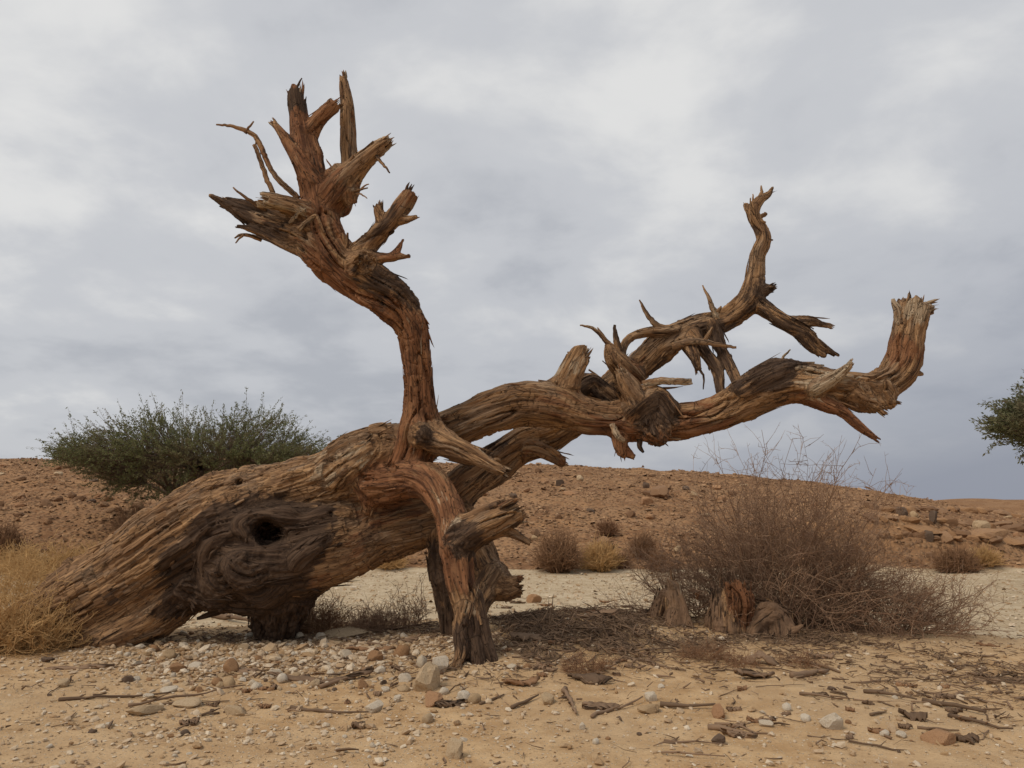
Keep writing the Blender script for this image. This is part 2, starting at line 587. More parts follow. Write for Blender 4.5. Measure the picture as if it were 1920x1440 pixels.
def terrain(x, y):
    x, y = np.asarray(x, np.float32), np.asarray(y, np.float32)
    sh = x.shape
    x, y = x.ravel(), y.ravel()
    P = np.stack([x, y, np.zeros_like(x)], 1)
    lowf = fbm(P * 0.22, 3)
    edge = 9.9 + 0.55 * perlin(P * 0.45 + 5.5) - 0.9 * sstep(2.5, 6.5, x) - 0.4 * sstep(-2, -6, x)
    wash = sstep(edge - 0.35, edge + 0.5, y)
    z = 0.05 * lowf - 0.16 * wash
    # the low mound of litter behind the prop limb and towards the bush
    z += 0.22 * np.exp(-((x - 1.0) / 1.9) ** 2 - ((y - 9.0) / 1.0) ** 2) * (1 - wash)
    z += 0.12 * np.exp(-((x - 0.55) / 0.8) ** 2 - ((y - 8.1) / 0.7) ** 2)
    z += 0.10 * np.exp(-((x + 0.2) / 1.2) ** 2 - ((y - 7.4) / 0.7) ** 2)
    z += 0.06 * np.exp(-((x + 0.32) / 0.34) ** 2 - ((y - 6.98) / 0.26) ** 2)
    # hill beyond the dry wash
    foot = 19.3 + 1.1 * perlin(P * 0.16 + 2.2) - 2.0 * sstep(-6, -16, x)
    crest = np.interp(x * 42 / np.clip(y, 20, 42), CREST[:, 0], CREST[:, 1]).astype(np.float32)
    t = np.clip((y - foot) / (42 - foot), 0, 1.6)
    bank = sstep(4.5, 9.5, x * 20 / np.clip(y, 15, 60))          # the cut bank on the right
    prof = (1 - np.power(np.clip(1 - t, 0, 1), 1.45)) * (1 - bank) + bank * (0.52 * sstep(0, 0.09, t) + 0.48 * np.clip(t, 0, 1))
    rise = (crest + 0.16) * prof
    rise -= np.maximum(t - 1, 0) * 2.0
    n = fbm(P * np.array([0.5, 0.5, 1], np.float32), 4)
    hill = sstep(-0.004, 0.03, t)
    z = z + rise + hill * (0.16 * n * np.clip(t * 5, 0.15, 1)) * sstep(60, 40, y)
    # ledges of harder rock in the bank
    led = np.abs(((z * 2.1 + 0.25 * lowf) % 1.0) - 0.5)
    z = z + hill * bank * (led - 0.25) * 0.30 * sstep(0.30, 0.06, t)
    # small-scale relief
    z += (1 - hill) * 0.018 * fbm(P * 1.7, 3) * (1 - 0.5 * wash)
    near = y < 14
    if near.any():
        z[near] += (0.006 * fbm(P[near] * 9.0, 3) * (1 - 0.6 * wash[near]))
    far = sstep(60, 90, y)
    z = z * (1 - far) + far * (-1.0)
    return z.reshape(sh), hill.reshape(sh), wash.reshape(sh)


def tz(x, y):
    return float(terrain(np.array([x]), np.array([y]))[0][0])


def ground_at(px, py):
    """where the ray through a photo pixel meets the ground"""
    Y = 8.0
    d = ray(px, py)
    lo, hi = 3.0, 60.0
    ys = np.linspace(lo, hi, 1500)
    xs = d[0] / d[1] * ys
    zs = CAM_H + d[2] / d[1] * ys
    g = terrain(xs, ys)[0]
    k = np.argmax(zs < g)
    return np.array([xs[k], ys[k], g[k]])


def litter_amount(x, y):
    P = np.stack([x, y, np.zeros_like(x)], 1)
    v = 1.15 * np.exp(-((x - 0.65) / 1.15) ** 2 - ((y - 8.1) / 1.0) ** 2)
    v += 0.75 * np.exp(-((x - 2.8) / 1.3) ** 2 - ((y - 8.4) / 0.7) ** 2)
    v += 0.55 * np.exp(-((x - 4.2) / 1.4) ** 2 - ((y - 6.6) / 1.1) ** 2)
    v += 0.75 * np.exp(-((x + 2.6) / 2.3) ** 2 - ((y - 8.5) / 0.42) ** 2)
    v += 0.40 * np.exp(-((x + 0.6) / 1.4) ** 2 - ((y - 7.0) / 0.6) ** 2)
    return v * np.clip(0.75 + 1.0 * fbm(P * 1.6 + 4, 3), 0.1, 1.6)


def build_ground():
    def spaced(a, b, d0, grow):
        v = [a]
        while v[-1] < b:
            v.append(v[-1] + d0 * (1 + grow * (v[-1] - a)))
        return np.array(v)
    half = spaced(0, 7.2, 0.045, 0)
    outer = 7.2 + spaced(0.05, 32, 0.05, 0.55)
    far = np.array([50, 80, 140, 300, 700, 1500, 3000.])
    xp = np.concatenate([half, outer, far])
    xs = np.concatenate([-xp[:0:-1], xp])
    ys = np.concatenate([[-60, -20, -6, 0, 1.5], spaced(2.6, 11.5, 0.042, 0.0), 11.55 + spaced(0.03, 36, 0.05, 0.10), np.array([52, 58, 66, 80, 110, 180, 400, 1000, 3000.])])
    X, Y = np.meshgrid(xs, ys)
    Z, H, W = terrain(X, Y)
    lit = litter_amount(X.ravel().astype(np.float32), Y.ravel().astype(np.float32))
    nx, ny = len(xs), len(ys)
    i = np.arange(nx - 1)[None, :] + np.arange(ny - 1)[:, None] * nx
    q = np.stack([i, i + 1, i + nx + 1, i + nx], -1).reshape(-1, 4)
    V = np.stack([X, Y, Z], -1).reshape(-1, 3)
    me = mesh_np('ground', V, q, None, True, {'hill': H.ravel(), 'wash': W.ravel(), 'litter': lit})
    o = obj('ground', me, M_GROUND)
    tag(o, 'sandy desert ground rising to a rubble covered hill', kind='structure')


build_ground()


def build_far_hill():
    n, k = 90, 16
    V, Q = [], []
    for j in range(k):
        for i in range(n):
            x = 150 + 260 * i / (n - 1)
            u = (x - 186) / 120
            top = 5.2 * math.exp(-max(0, -u * 7) ** 2) * (1 + 0.25 * math.sin(x * 0.07)) + 1.5 * math.sin(x * 0.031) ** 2
            t = j / (k - 1)
            prof = math.sin(math.pi * t) ** 0.7
            V.append((x, 300 + 90 * t + 5 * math.sin(x * .05), -2 + (top + 0.5 * math.sin(x * 0.3 + t * 9)) * prof))
    for j in range(k - 1):
        for i in range(n - 1):
            a = j * n + i
            Q.append((a, a + 1, a + n + 1, a + n))
    me = mesh_np('distant_hill', np.array(V), np.array(Q), None, True, {'hill': np.ones(len(V)), 'wash': np.zeros(len(V)), 'litter': np.zeros(len(V))})
    tag(obj('distant_hill', me, M_GROUND), 'low far hill on the horizon', kind='structure')


build_far_hill()

# ------------------------------------------------------------------ the fallen dead tree
def resample(P, R, spacing):
    """Catmull-Rom through the joints"""
    P, R = np.asarray(P, float), np.asarray(R, float)
    X = np.concatenate([P, R[:, None]], 1)
    X = np.vstack([2 * X[0] - X[1], X, 2 * X[-1] - X[-2]])
    out = []
    for i in range(1, len(X) - 2):
        a, b, c, d = X[i - 1], X[i], X[i + 1], X[i + 2]
        ln = np.linalg.norm(c[:3] - b[:3])
        n = max(2, int(math.ceil(ln / spacing)))
        for t in np.arange(n) / n:
            out.append(0.5 * (2 * b + (c - a) * t + (2 * a - 5 * b + 4 * c - d) * t * t + (3 * b - a - 3 * c + d) * t ** 3))
    out.append(X[-2])
    out = np.array(out)
    return out[:, :3], np.maximum(out[:, 3], 0.004)


BR = []


def limb(part, joints, tone=0.0, bark=0.0, pale=0.0, k=0.07, broken=0.0, amp=1.0, fork=None):
    """one limb of the tree given by (photo x, photo y, distance, radius in photo pixels) at its joints"""
    if amp == 1.0 and part in ('stub', 'branch', 'limb_splinter', 'spur', 'head_limb'):
        amp = 1.7
    P = np.array([at(a, b, c) for a, b, c, r in joints])
    R = np.array([r * mpp(a, b, c) for a, b, c, r in joints])
    if part in ('prop_limb', 'prop_foot'):
        R *= 0.9
    if part in ('long_limb', 'back_limb', 'upright_limb', 'head_limb', 'stub', 'branch', 'upright_slab'):
        R *= 0.92
    sp = max(0.03, 0.28 * R.mean())
    p, r = resample(P, R, sp)
    T = np.gradient(p, axis=0)
    T /= np.linalg.norm(T, axis=1)[:, None]
    N = np.zeros_like(T)
    v = np.cross(T[0], [0.2, 0.9, 0.3])
    N[0] = v / np.linalg.norm(v)
    for i in range(1, len(T)):
        v = N[i - 1] - T[i] * (N[i - 1] @ T[i])
        N[i] = v / np.linalg.norm(v)
    B = np.cross(T, N)
    s = np.concatenate([[0], np.cumsum(np.linalg.norm(np.diff(p, axis=0), axis=1))])
    BR.append(dict(part=part, p=p, r=r, T=T, N=N, B=B, s=s, tone=tone, bark=bark, pale=pale, k=k, broken=broken, amp=amp, off=len(BR) * 7.31))
    return BR[-1]


# trunk: the leaning log, the burl below it, its foot
limb('trunk', [(-20, 1255, 8.5, 66), (60, 1198, 8.5, 72), (150, 1142, 8.45, 78), (250, 1085, 8.4, 88), (350, 1020, 8.35, 96), (440, 962, 8.3, 84), (530, 922, 8.25, 56), (610, 898, 8.2, 54), (670, 872, 8.15, 58), (720, 850, 8.1, 52)], k=0.16, amp=1.5, tone=-0.12)
limb('trunk', [(400, 1045, 8.25, 62), (470, 1035, 8.15, 76), (550, 1035, 8.15, 84), (630, 1018, 8.2, 78), (700, 995, 8.3, 60), (770, 978, 8.4, 56), (830, 962, 8.5, 52)], k=0.10, amp=1.25, tone=0.12, bark=0.15)
limb('burl', [(440, 1062, 8.25, 52), (452, 1060, 7.92, 40)], k=0.14, bark=1.0, amp=2.0)
limb('burl', [(375, 1012, 8.25, 40), (420, 985, 7.98, 30), (500, 965, 7.98, 20), (590, 962, 8.02, 18)], k=0.10, bark=0.95, amp=1.8)
limb('burl', [(350, 1070, 8.2, 46), (385, 1105, 8.1, 32), (430, 1125, 8.1, 24), (485, 1128, 8.15, 24)], k=0.10, bark=0.9, amp=1.8)
limb('burl', [(500, 1085, 8.0, 30), (560, 1062, 7.92, 24), (612, 1012, 7.92, 22), (640, 975, 7.98, 20)], k=0.09, bark=0.35, amp=1.4)
limb('burl', [(440, 1000, 7.84, 14), (405, 1022, 7.90, 26), (392, 1060, 7.95, 18), (412, 1098, 7.97, 28), (448, 1100, 7.94, 14), (500, 1112, 7.93, 24), (545, 1072, 7.84, 15), (566, 1040, 7.76, 22), (612, 1012, 7.80, 12)], k=0.10, bark=0.95, amp=2.2)
limb('burl', [(470, 1035, 7.76, 10), (445, 1060, 7.76, 22), (470, 1078, 7.78, 26), (505, 1060, 7.76, 12)], k=0.09, bark=1.0, amp=2.4)
limb('burl', [(462, 1005, 7.78, 10), (456, 982, 7.80, 16), (492, 966, 7.82, 11), (535, 968, 7.80, 16), (570, 972, 7.82, 9), (610, 962, 7.86, 12), (650, 960, 7.9, 7)], k=0.07, bark=0.85, amp=2.0)
limb('root_foot', [(535, 1080, 8.3, 64), (525, 1130, 8.4, 54), (518, 1168, 8.5, 40), (514, 1205, 8.55, 28)], k=0.16, bark=0.9, amp=1.6)
limb('trunk', [(345, 1110, 8.25, 46), (290, 1160, 8.2, 36), (215, 1195, 8.1, 28), (160, 1215, 8.1, 20)], k=0.14, amp=1.4, bark=0.2)
limb('trunk', [(690, 905, 8.0, 30), (695, 930, 7.95, 20), (690, 955, 7.95, 8)], k=0.10, pale=0.3, amp=1.3)
limb('trunk', [(640, 885, 8.0, 34), (668, 862, 7.88, 24), (698, 840, 7.84, 15)], k=0.14, pale=0.35, broken=0.8)
# long limb to the right, turning up at its end
limb('long_limb', [(660, 868, 8.2, 54), (740, 842, 8.15, 52), (800, 822, 8.1, 46), (860, 796, 8.05, 43), (920, 772, 8.0, 43), (980, 757, 8.0, 44), (1040, 762, 8.0, 44), (1100, 780, 8.0, 38), (1160, 786, 8.0, 38), (1210, 788, 8.0, 46), (1265, 792, 7.95, 38), (1330, 780, 7.9, 35), (1390, 752, 7.85, 40), (1450, 728, 7.8, 43), (1510, 720, 7.75, 36), (1570, 722, 7.7, 33), (1620, 728, 7.7, 33), (1660, 716, 7.7, 34), (1688, 685, 7.7, 33), (1698, 640, 7.7, 30), (1705, 605, 7.7, 29), (1711, 566, 7.7, 30)], tone=0.12, k=0.09, broken=0.55)
limb('knot', [(1178, 790, 8.0, 34), (1205, 760, 7.85, 30), (1228, 750, 7.85, 26), (1245, 770, 7.85, 26)], bark=0.55, amp=2.0, k=0.08)
limb('knot', [(1225, 790, 7.9, 34), (1235, 812, 7.8, 20), (1245, 822, 7.8, 8)], bark=0.5, tone=0.4, amp=2.0, k=0.08)
limb('stub', [(1215, 785, 7.95, 28), (1193, 745, 7.8, 24), (1174, 714, 7.75, 16), (1163, 694, 7.75, 11)], pale=0.25, k=0.08, broken=1.0)
limb('stub', [(1020, 770, 8.05, 30), (1052, 730, 8.0, 28), (1072, 690, 7.95, 26), (1088, 662, 7.95, 25)], pale=0.3, k=0.15, broken=1.0)
limb('stub', [(1165, 800, 8.0, 24), (1164, 835, 7.9, 13), (1168, 856, 7.9, 9)], tone=0.6, k=0.05, broken=0.6)
limb('stub', [(1165, 838, 7.9, 10), (1180, 852, 7.9, 9), (1190, 858, 7.9, 6)], bark=0.4, k=0.04, broken=0.5)
limb('long_limb', [(1395, 735, 7.75, 26), (1450, 705, 7.7, 30), (1500, 697, 7.72, 22), (1550, 700, 7.7, 10)], bark=0.95, k=0.05, amp=1.8)
limb('stub', [(1530, 728, 7.6, 18), (1568, 706, 7.5, 13), (1598, 681, 7.45, 7)], pale=0.55, k=0.04, broken=0.7)
limb('limb_splinter', [(1500, 735, 7.75, 18), (1550, 757, 7.65, 16), (1582, 774, 7.6, 12), (1612, 800, 7.55, 10), (1644, 824, 7.5, 6)], tone=1.2, k=0.05, broken=0.5)
limb('limb_splinter', [(1605, 735, 7.7, 34), (1630, 752, 7.65, 22), (1655, 768, 7.62, 10)], pale=0.2, k=0.06, broken=1.0)
limb('stub', [(1655, 725, 7.65, 26), (1668, 752, 7.62, 16), (1680, 758, 7.6, 8)], pale=0.2, k=0.06, broken=1.0)
limb('stub', [(1710, 600, 7.7, 24), (1730, 582, 7.68, 16), (1745, 578, 7.68, 14)], pale=0.5, k=0.03, broken=0.9)
limb('knot', [(1708, 690, 7.7, 10), (1722, 700, 7.68, 6), (1728, 701, 7.68, 5)], bark=0.5, k=0.03)
# limb behind: leaves the burl side, passes behind and carries the far forked top
limb('back_limb', [(770, 975, 8.4, 54), (830, 945, 8.5, 46), (880, 905, 8.55, 41), (930, 868, 8.6, 38), (980, 832, 8.65, 35), (1030, 815, 8.7, 33), (1090, 775, 8.75, 32), (1150, 725, 8.7, 31), (1200, 685, 8.6, 31), (1245, 645, 8.55, 31), (1300, 616, 8.5, 27), (1360, 600, 8.45, 24), (1400, 568, 8.4, 25), (1414, 525, 8.4, 21), (1420, 480, 8.4, 17), (1432, 445, 8.4, 15), (1412, 400, 8.4, 13), (1424, 375, 8.4, 10), (1440, 365, 8.4, 7), (1449, 351, 8.4, 3)], bark=0.28, k=0.08)
limb('stub', [(980, 845, 8.6, 24), (1010, 845, 8.45, 17), (1035, 855, 8.4, 15), (1052, 866, 8.38, 11)], tone=0.5, k=0.07, broken=0.4)
limb('branch', [(1130, 745, 8.5, 30), (1100, 720, 8.4, 24), (1065, 745, 8.3, 20), (1050, 760, 8.2, 16)], bark=0.75, k=0.06, amp=1.5)
limb('stub', [(1185, 705, 8.5, 28), (1160, 680, 8.35, 24), (1145, 660, 8.3, 14), (1140, 640, 8.3, 6)], tone=0.3, bark=0.25, k=0.06, broken=0.6, amp=1.5)
limb('branch', [(1410, 565, 8.4, 20), (1440, 585, 8.35, 17), (1475, 607, 8.3, 16), (1505, 622, 8.3, 15), (1530, 642, 8.3, 10), (1555, 658, 8.3, 7), (1567, 666, 8.3, 5)], bark=0.45, k=0.05, broken=0.6)
limb('branch', [(1480, 605, 8.3, 13), (1515, 602, 8.28, 11), (1540, 608, 8.28, 7), (1558, 613, 8.28, 6)], bark=0.55, k=0.04, broken=0.6)
limb('branch', [(1500, 625, 8.3, 12), (1518, 650, 8.3, 9), (1545, 668, 8.3, 5)], bark=0.5, k=0.04, broken=0.4)
limb('branch', [(1300, 632, 8.4, 18), (1325, 665, 8.3, 13), (1345, 695, 8.2, 12), (1352, 735, 8.1, 9)], bark=0.6, k=0.05)
limb('branch', [(1335, 610, 8.4, 16), (1350, 650, 8.3, 13), (1368, 685, 8.2, 11), (1382, 716, 8.1, 11)], bark=0.6, k=0.05)
limb('stub', [(1290, 645, 8.3, 16), (1302, 668, 8.2, 12), (1310, 695, 8.18, 6)], bark=0.5, k=0.05, broken=0.5)
limb('branch', [(1163, 672, 8.4, 9), (1175, 640, 8.4, 9), (1205, 625, 8.4, 10), (1245, 620, 8.4, 12), (1285, 618, 8.45, 12)], bark=0.4, k=0.04)
limb('stub', [(1415, 540, 8.4, 18), (1430, 545, 8.35, 14), (1447, 540, 8.3, 9)], bark=0.8, k=0.04, broken=1.0, amp=1.6)
limb('stub', [(1414, 410, 8.4, 9), (1402, 390, 8.4, 6), (1398, 382, 8.4, 4)], bark=0.2, k=0.03, broken=0.3)
# upright limb with its broken head
limb('upright_limb', [(745, 905, 8.05, 34), (768, 868, 7.85, 40), (786, 812, 7.72, 43), (786, 745, 7.62, 31), (780, 670, 7.55, 29), (768, 612, 7.5, 33), (735, 568, 7.48, 40), (690, 538, 7.46, 45), (648, 505, 7.45, 47), (615, 458, 7.45, 46), (600, 405, 7.45, 37), (586, 345, 7.45, 32), (574, 285, 7.45, 28), (563, 235, 7.45, 22), (554, 172, 7.45, 17)], tone=1.05, bark=0.02, k=0.08, broken=1.0)
limb('knot', [(788, 815, 7.58, 24), (794, 816, 7.47, 14)], bark=0.5, k=0.10, amp=2.0)
limb('head_limb', [(630, 495, 7.45, 42), (575, 452, 7.4, 36), (520, 432, 7.35, 25), (470, 408, 7.3, 17), (430, 386, 7.28, 11), (394, 366, 7.25, 5)], tone=0.45, bark=0.35, k=0.06, amp=1.9, broken=0.3)
limb('head_limb', [(590, 470, 7.42, 24), (530, 455, 7.3, 13), (480, 432, 7.26, 9), (445, 424, 7.24, 3)], tone=0.3, bark=0.5, k=0.03, amp=1.7, broken=0.4)
limb('head_limb', [(560, 432, 7.4, 20), (505, 402, 7.34, 14), (462, 384, 7.31, 11), (425, 376, 7.29, 7)], tone=0.2, bark=0.6, k=0.025, amp=1.7, broken=0.8)
limb('stub', [(590, 408, 7.4, 28), (550, 388, 7.25, 21), (515, 378, 7.15, 19), (494, 374, 7.12, 18)], pale=0.5, k=0.05, broken=1.0)
limb('stub', [(590, 345, 7.4, 24), (560, 300, 7.35, 17), (535, 260, 7.35, 11), (512, 228, 7.35, 6)], tone=0.5, bark=0.3, k=0.05, broken=0.8)
limb('stub', [(572, 262, 7.45, 20), (592, 230, 7.42, 16), (612, 208, 7.4, 15), (628, 195, 7.4, 14)], tone=0.5, k=0.05, broken=1.0)
limb('upright_slab', [(640, 385, 7.6, 22), (655, 325, 7.6, 18), (652, 265, 7.6, 17), (651, 210, 7.6, 15), (647, 172, 7.6, 12), (643, 142, 7.6, 7)], pale=0.22, tone=0.35, k=0.05, broken=0.7)
limb('stub', [(610, 390, 7.45, 34), (640, 350, 7.35, 30), (672, 312, 7.28, 22), (705, 282, 7.22, 17), (726, 266, 7.2, 14)], pale=0.25, tone=0.3, k=0.05, broken=1.0)
limb('stub', [(640, 335, 7.4, 30), (652, 360, 7.35, 22), (656, 380, 7.35, 12)], bark=0.3, tone=0.4, k=0.05, broken=0.8)
limb('branch', [(672, 480, 7.4, 26), (700, 448, 7.3, 21), (730, 418, 7.22, 18), (752, 388, 7.18, 17), (770, 360, 7.15, 14)], bark=0.4, tone=0.5, k=0.07, broken=0.5)
limb('stub', [(722, 425, 7.22, 14), (712, 402, 7.2, 11), (708, 386, 7.18, 9)], bark=0.45, tone=0.5, k=0.04, broken=0.9)
limb('stub', [(745, 412, 7.2, 11), (768, 410, 7.15, 7), (782, 406, 7.12, 4)], bark=0.2, tone=0.4, k=0.03, broken=0.5)
limb('branch', [(680, 482, 7.35, 18), (712, 484, 7.28, 12), (745, 482, 7.25, 8), (770, 480, 7.22, 4)], bark=0.4, tone=0.5, k=0.04, broken=0.3)
limb('stub', [(735, 482, 7.26, 9), (748, 466, 7.25, 7), (756, 448, 7.25, 3)], tone=0.6, k=0.03)
limb('knot', [(668, 505, 7.35, 30), (676, 496, 7.25, 24), (684, 489, 7.15, 21)], pale=0.3, k=0.09, broken=0.5)
limb('upright_limb', [(690, 520, 7.35, 34), (735, 545, 7.4, 30), (768, 572, 7.45, 22)], bark=0.95, k=0.05, amp=1.8)
# flat spur to the right of its base
limb('spur', [(800, 815, 7.65, 30), (840, 832, 7.5, 22), (880, 850, 7.4, 18), (915, 870, 7.3, 14), (948, 884, 7.25, 8)], pale=0.25, bark=0.15, k=0.10, broken=0.9)
limb('spur', [(825, 838, 7.6, 20), (870, 858, 7.45, 12), (905, 862, 7.4, 8), (935, 862, 7.38, 5)], bark=0.4, k=0.04)
# prop limb: comes out of the trunk towards the camera and stands on the ground
limb('prop_limb', [(690, 908, 8.1, 44), (735, 905, 7.85, 40), (785, 900, 7.6, 39), (815, 912, 7.4, 35), (836, 950, 7.25, 33), (848, 1000, 7.13, 32), (858, 1052, 7.05, 31), (866, 1105, 6.98, 29), (881, 1160, 6.93, 25), (886, 1210, 6.9, 19), (892, 1275, 6.88, 14)], tone=0.75, amp=1.5, k=0.08)
limb('stub', [(862, 1010, 7.1, 36), (900, 985, 7.0, 32), (935, 968, 6.95, 31), (962, 956, 6.93, 30)], bark=0.42, tone=0.3, k=0.12, broken=1.0, amp=1.9)
limb('branch', [(900, 1000, 7.05, 22), (945, 995, 7.0, 13), (975, 1008, 6.98, 8), (994, 1020, 6.98, 5)], bark=0.35, k=0.04, broken=0.6)
limb('prop_foot', [(872, 1140, 6.9, 22), (863, 1185, 6.84, 16), (866, 1222, 6.8, 17), (856, 1248, 6.78, 13), (848, 1278, 6.77, 11)], pale=0.25, k=0.02)
limb('prop_foot', [(893, 1120, 6.97, 16), (903, 1175, 6.94, 17), (917, 1225, 6.9, 16), (936, 1280, 6.86, 15)], bark=0.8, k=0.03, amp=2.0)
limb('prop_foot', [(886, 1185, 6.9, 14), (894, 1225, 6.83, 14), (900, 1280, 6.8, 17)], bark=0.85, k=0.025, amp=2.0)
# props behind it
limb('back_prop', [(835, 1010, 8.3, 34), (830, 1060, 8.25, 26), (838, 1110, 8.25, 22), (842, 1160, 8.25, 18), (845, 1215, 8.25, 16)], bark=0.85, k=0.08)
limb('back_prop', [(865, 990, 8.35, 40), (892, 1030, 8.3, 36), (915, 1070, 8.2, 32), (945, 1100, 8.1, 28), (972, 1098, 8.05, 20)], bark=0.3, tone=0.2, k=0.08, broken=1.0)
limb('back_prop', [(925, 1080, 8.1, 26), (905, 1115, 8.05, 22), (890, 1150, 8.0, 18)], bark=0.55, k=0.07, amp=1.7)

HOLES = [  # (from, to, radius m, blend): hollows cut into the trunk
    (at(500, 1000, 7.6), at(498, 992, 8.45), 0.125, 0.05),
    (at(524, 1003, 7.6), at(515, 997, 8.35), 0.085, 0.05),
    (at(430, 1204, 7.2), at(424, 1186, 9.6), 0.15, 0.07),
    (at(447, 897, 7.9), at(449, 908, 8.05), 0.024, 0.02),
    (at(690, 965, 7.3), at(600, 962, 8.0), 0.022, 0.03),
    (at(600, 968, 7.55), at(470, 975, 7.75), 0.030, 0.04),
]


def sdf_segments(P, a, b, ra, rb):
    ab = (b - a).astype(np.float32)
    L2 = float(ab @ ab) + 1e-9
    w = [P[i] - np.float32(a[i]) for i in range(3)]
    t = np.clip((w[0] * ab[0] + w[1] * ab[1] + w[2] * ab[2]) / np.float32(L2), 0, 1)
    return np.sqrt((w[0] - t * ab[0]) ** 2 + (w[1] - t * ab[1]) ** 2 + (w[2] - t * ab[2]) ** 2) - (np.float32(ra) + t * np.float32(rb - ra))


def wood_surface(BR, HOLES, h):
    BG = 0.16
    allp = np.concatenate([b['p'] for b in BR])
    rmax = max(b['r'].max() for b in BR)
    lo = allp.min(0) - rmax - 0.1
    hi = allp.max(0) + rmax + 0.1
    lo[2] = -0.35
    dims = np.ceil((hi - lo) / h).astype(int)
    G = np.full(dims, BG, np.float32)
    ax = [lo[i] + h * np.arange(dims[i], dtype=np.float32) for i in range(3)]

    def box(a, b):
        i0 = np.clip(np.floor((a - lo) / h).astype(int), 0, dims)
        i1 = np.clip(np.ceil((b - lo) / h).astype(int) + 1, 0, dims)
        return i0, i1

    for b in BR:
        pad = 0.13
        bl, bh = box((b['p'] - b['r'][:, None]).min(0) - pad, (b['p'] + b['r'][:, None]).max(0) + pad)
        D = np.full(bh - bl, BG, np.float32)
        p, r = b['p'], b['r']
        tend = (p[-1] - p[-2]) / np.linalg.norm(p[-1] - p[-2])
        for i in range(len(p) - 1):
            rr = max(r[i], r[i + 1])
            il, ih = box(np.minimum(p[i], p[i + 1]) - rr - pad, np.maximum(p[i], p[i + 1]) + rr + pad)
            il, ih = np.maximum(il, bl), np.minimum(ih, bh)
            if (ih <= il).any():
                continue
            X = [ax[k][il[k]:ih[k]].reshape([-1 if j == k else 1 for j in range(3)]) for k in range(3)]
            d = sdf_segments(X, p[i], p[i + 1], r[i], r[i + 1])
            if b['broken'] > 0.45 and b['s'][-1] - b['s'][i] < 2.0 * r[-1] + 0.05:
                S = np.broadcast_shapes(*[x.shape for x in X])
                W3 = np.stack([np.broadcast_to(X[k] - p[-1][k], S).ravel() for k in range(3)], 1)
                ax_ = W3 @ tend
                prp = W3 - ax_[:, None] * tend
                nz = perlin(prp * (0.9 / max(r[-1], 0.03)) + b['off']) + (0.35 if r[-1] > 0.11 else 0.8) * perlin(prp * (2.6 / max(r[-1], 0.03)) + b['off'] + 5)
                d = np.maximum(d, (ax_ - 1.5 * r[-1] * b['broken'] * nz).reshape(S) * 0.8)
            s = tuple(slice(il[k] - bl[k], ih[k] - bl[k]) for k in range(3))
            np.minimum(D[s], d, out=D[s])
        s = tuple(slice(bl[k], bh[k]) for k in range(3))
        g = G[s]
        kk = b['k']
        hh = np.maximum(kk - np.abs(g - D), 0) / kk
        G[s] = np.minimum(g, D) - hh * hh * kk * 0.25
    for a, c, r, kk in HOLES:
        il, ih = box(np.minimum(a, c) - r - 0.1, np.maximum(a, c) + r + 0.1)
        X = [ax[k][il[k]:ih[k]].reshape([-1 if j == k else 1 for j in range(3)]) for k in range(3)]
        d = -sdf_segments(X, a, c, r, r * 0.9)
        s = tuple(slice(il[k], ih[k]) for k in range(3))
        g = G[s]
        hh = np.maximum(kk - np.abs(g - d), 0) / kk
        G[s] = np.maximum(g, d) + hh * hh * kk * 0.25
    grid = vdb.FloatGrid(BG)
    grid.copyFromArray(np.clip(G, -BG, BG), tolerance=0.0)
    pts, quads = grid.convertToQuads(0.0)
    # drop crumbs that the ragged cuts left floating
    lab = np.arange(len(pts))
    e = np.concatenate([quads[:, [0, 1]], quads[:, [1, 2]], quads[:, [2, 3]], quads[:, [3, 0]]]).astype(np.int64)
    for _ in range(200):
        new = lab.copy()
        np.minimum.at(new, e[:, 0], lab[e[:, 1]])
        np.minimum.at(new, e[:, 1], new[e[:, 0]])
        new = new[new]
        if (new == lab).all():
            break
        lab = new
    cnt = np.bincount(lab, minlength=len(pts))
    keep = cnt[lab] >= 0.2 * cnt.max()
    quads = quads[keep[quads[:, 0]]]
    used, inv = np.unique(quads, return_inverse=True)
    return subdivide(pts[used] * h + lo, inv.reshape(-1, 4))


def subdivide(V, Q):
    """one Catmull-Clark step"""
    V, Q = np.asarray(V, np.float32), np.asarray(Q, np.int64)
    n, m = len(V), len(Q)
    F = V[Q].mean(1)
    e = np.sort(np.stack([Q, np.roll(Q, -1, 1)], -1).reshape(-1, 2), 1)
    key, inv, cnt = np.unique(e[:, 0] * n + e[:, 1], return_inverse=True, return_counts=True)
    a, b = key // n, key % n
    fi = np.repeat(np.arange(m), 4)
    add = lambda ix, val, k: np.stack([np.bincount(ix, val[:, c], k) for c in range(3)], 1)
    mid = (V[a] + V[b]) / 2
    Ep = np.where((cnt == 2)[:, None], mid / 2 + add(inv, F[fi], len(key)) / 4, mid)
    val = np.bincount(Q.ravel(), minlength=n)[:, None]
    Fa = add(Q.ravel(), F[fi], n) / np.maximum(val, 1)
    ev = np.maximum(np.bincount(a, minlength=n) + np.bincount(b, minlength=n), 1)[:, None]
    Ea = (add(a, mid, n) + add(b, mid, n)) / ev
    Vn = (Fa + 2 * Ea + (val - 3) * V) / np.maximum(val, 1)
    bnd = np.zeros(n, bool)
    bnd[a[cnt == 1]] = True
    bnd[b[cnt == 1]] = True
    Vn[bnd] = V[bnd]
    E = inv.reshape(m, 4) + n
    C = np.arange(m)[:, None] + n + len(key)
    q = np.stack([Q, E, np.repeat(C, 4, 1), np.roll(E, 1, 1)], -1).reshape(-1, 4)
    return np.concatenate([Vn, Ep, F]).astype(np.float32), q.astype(np.int32)


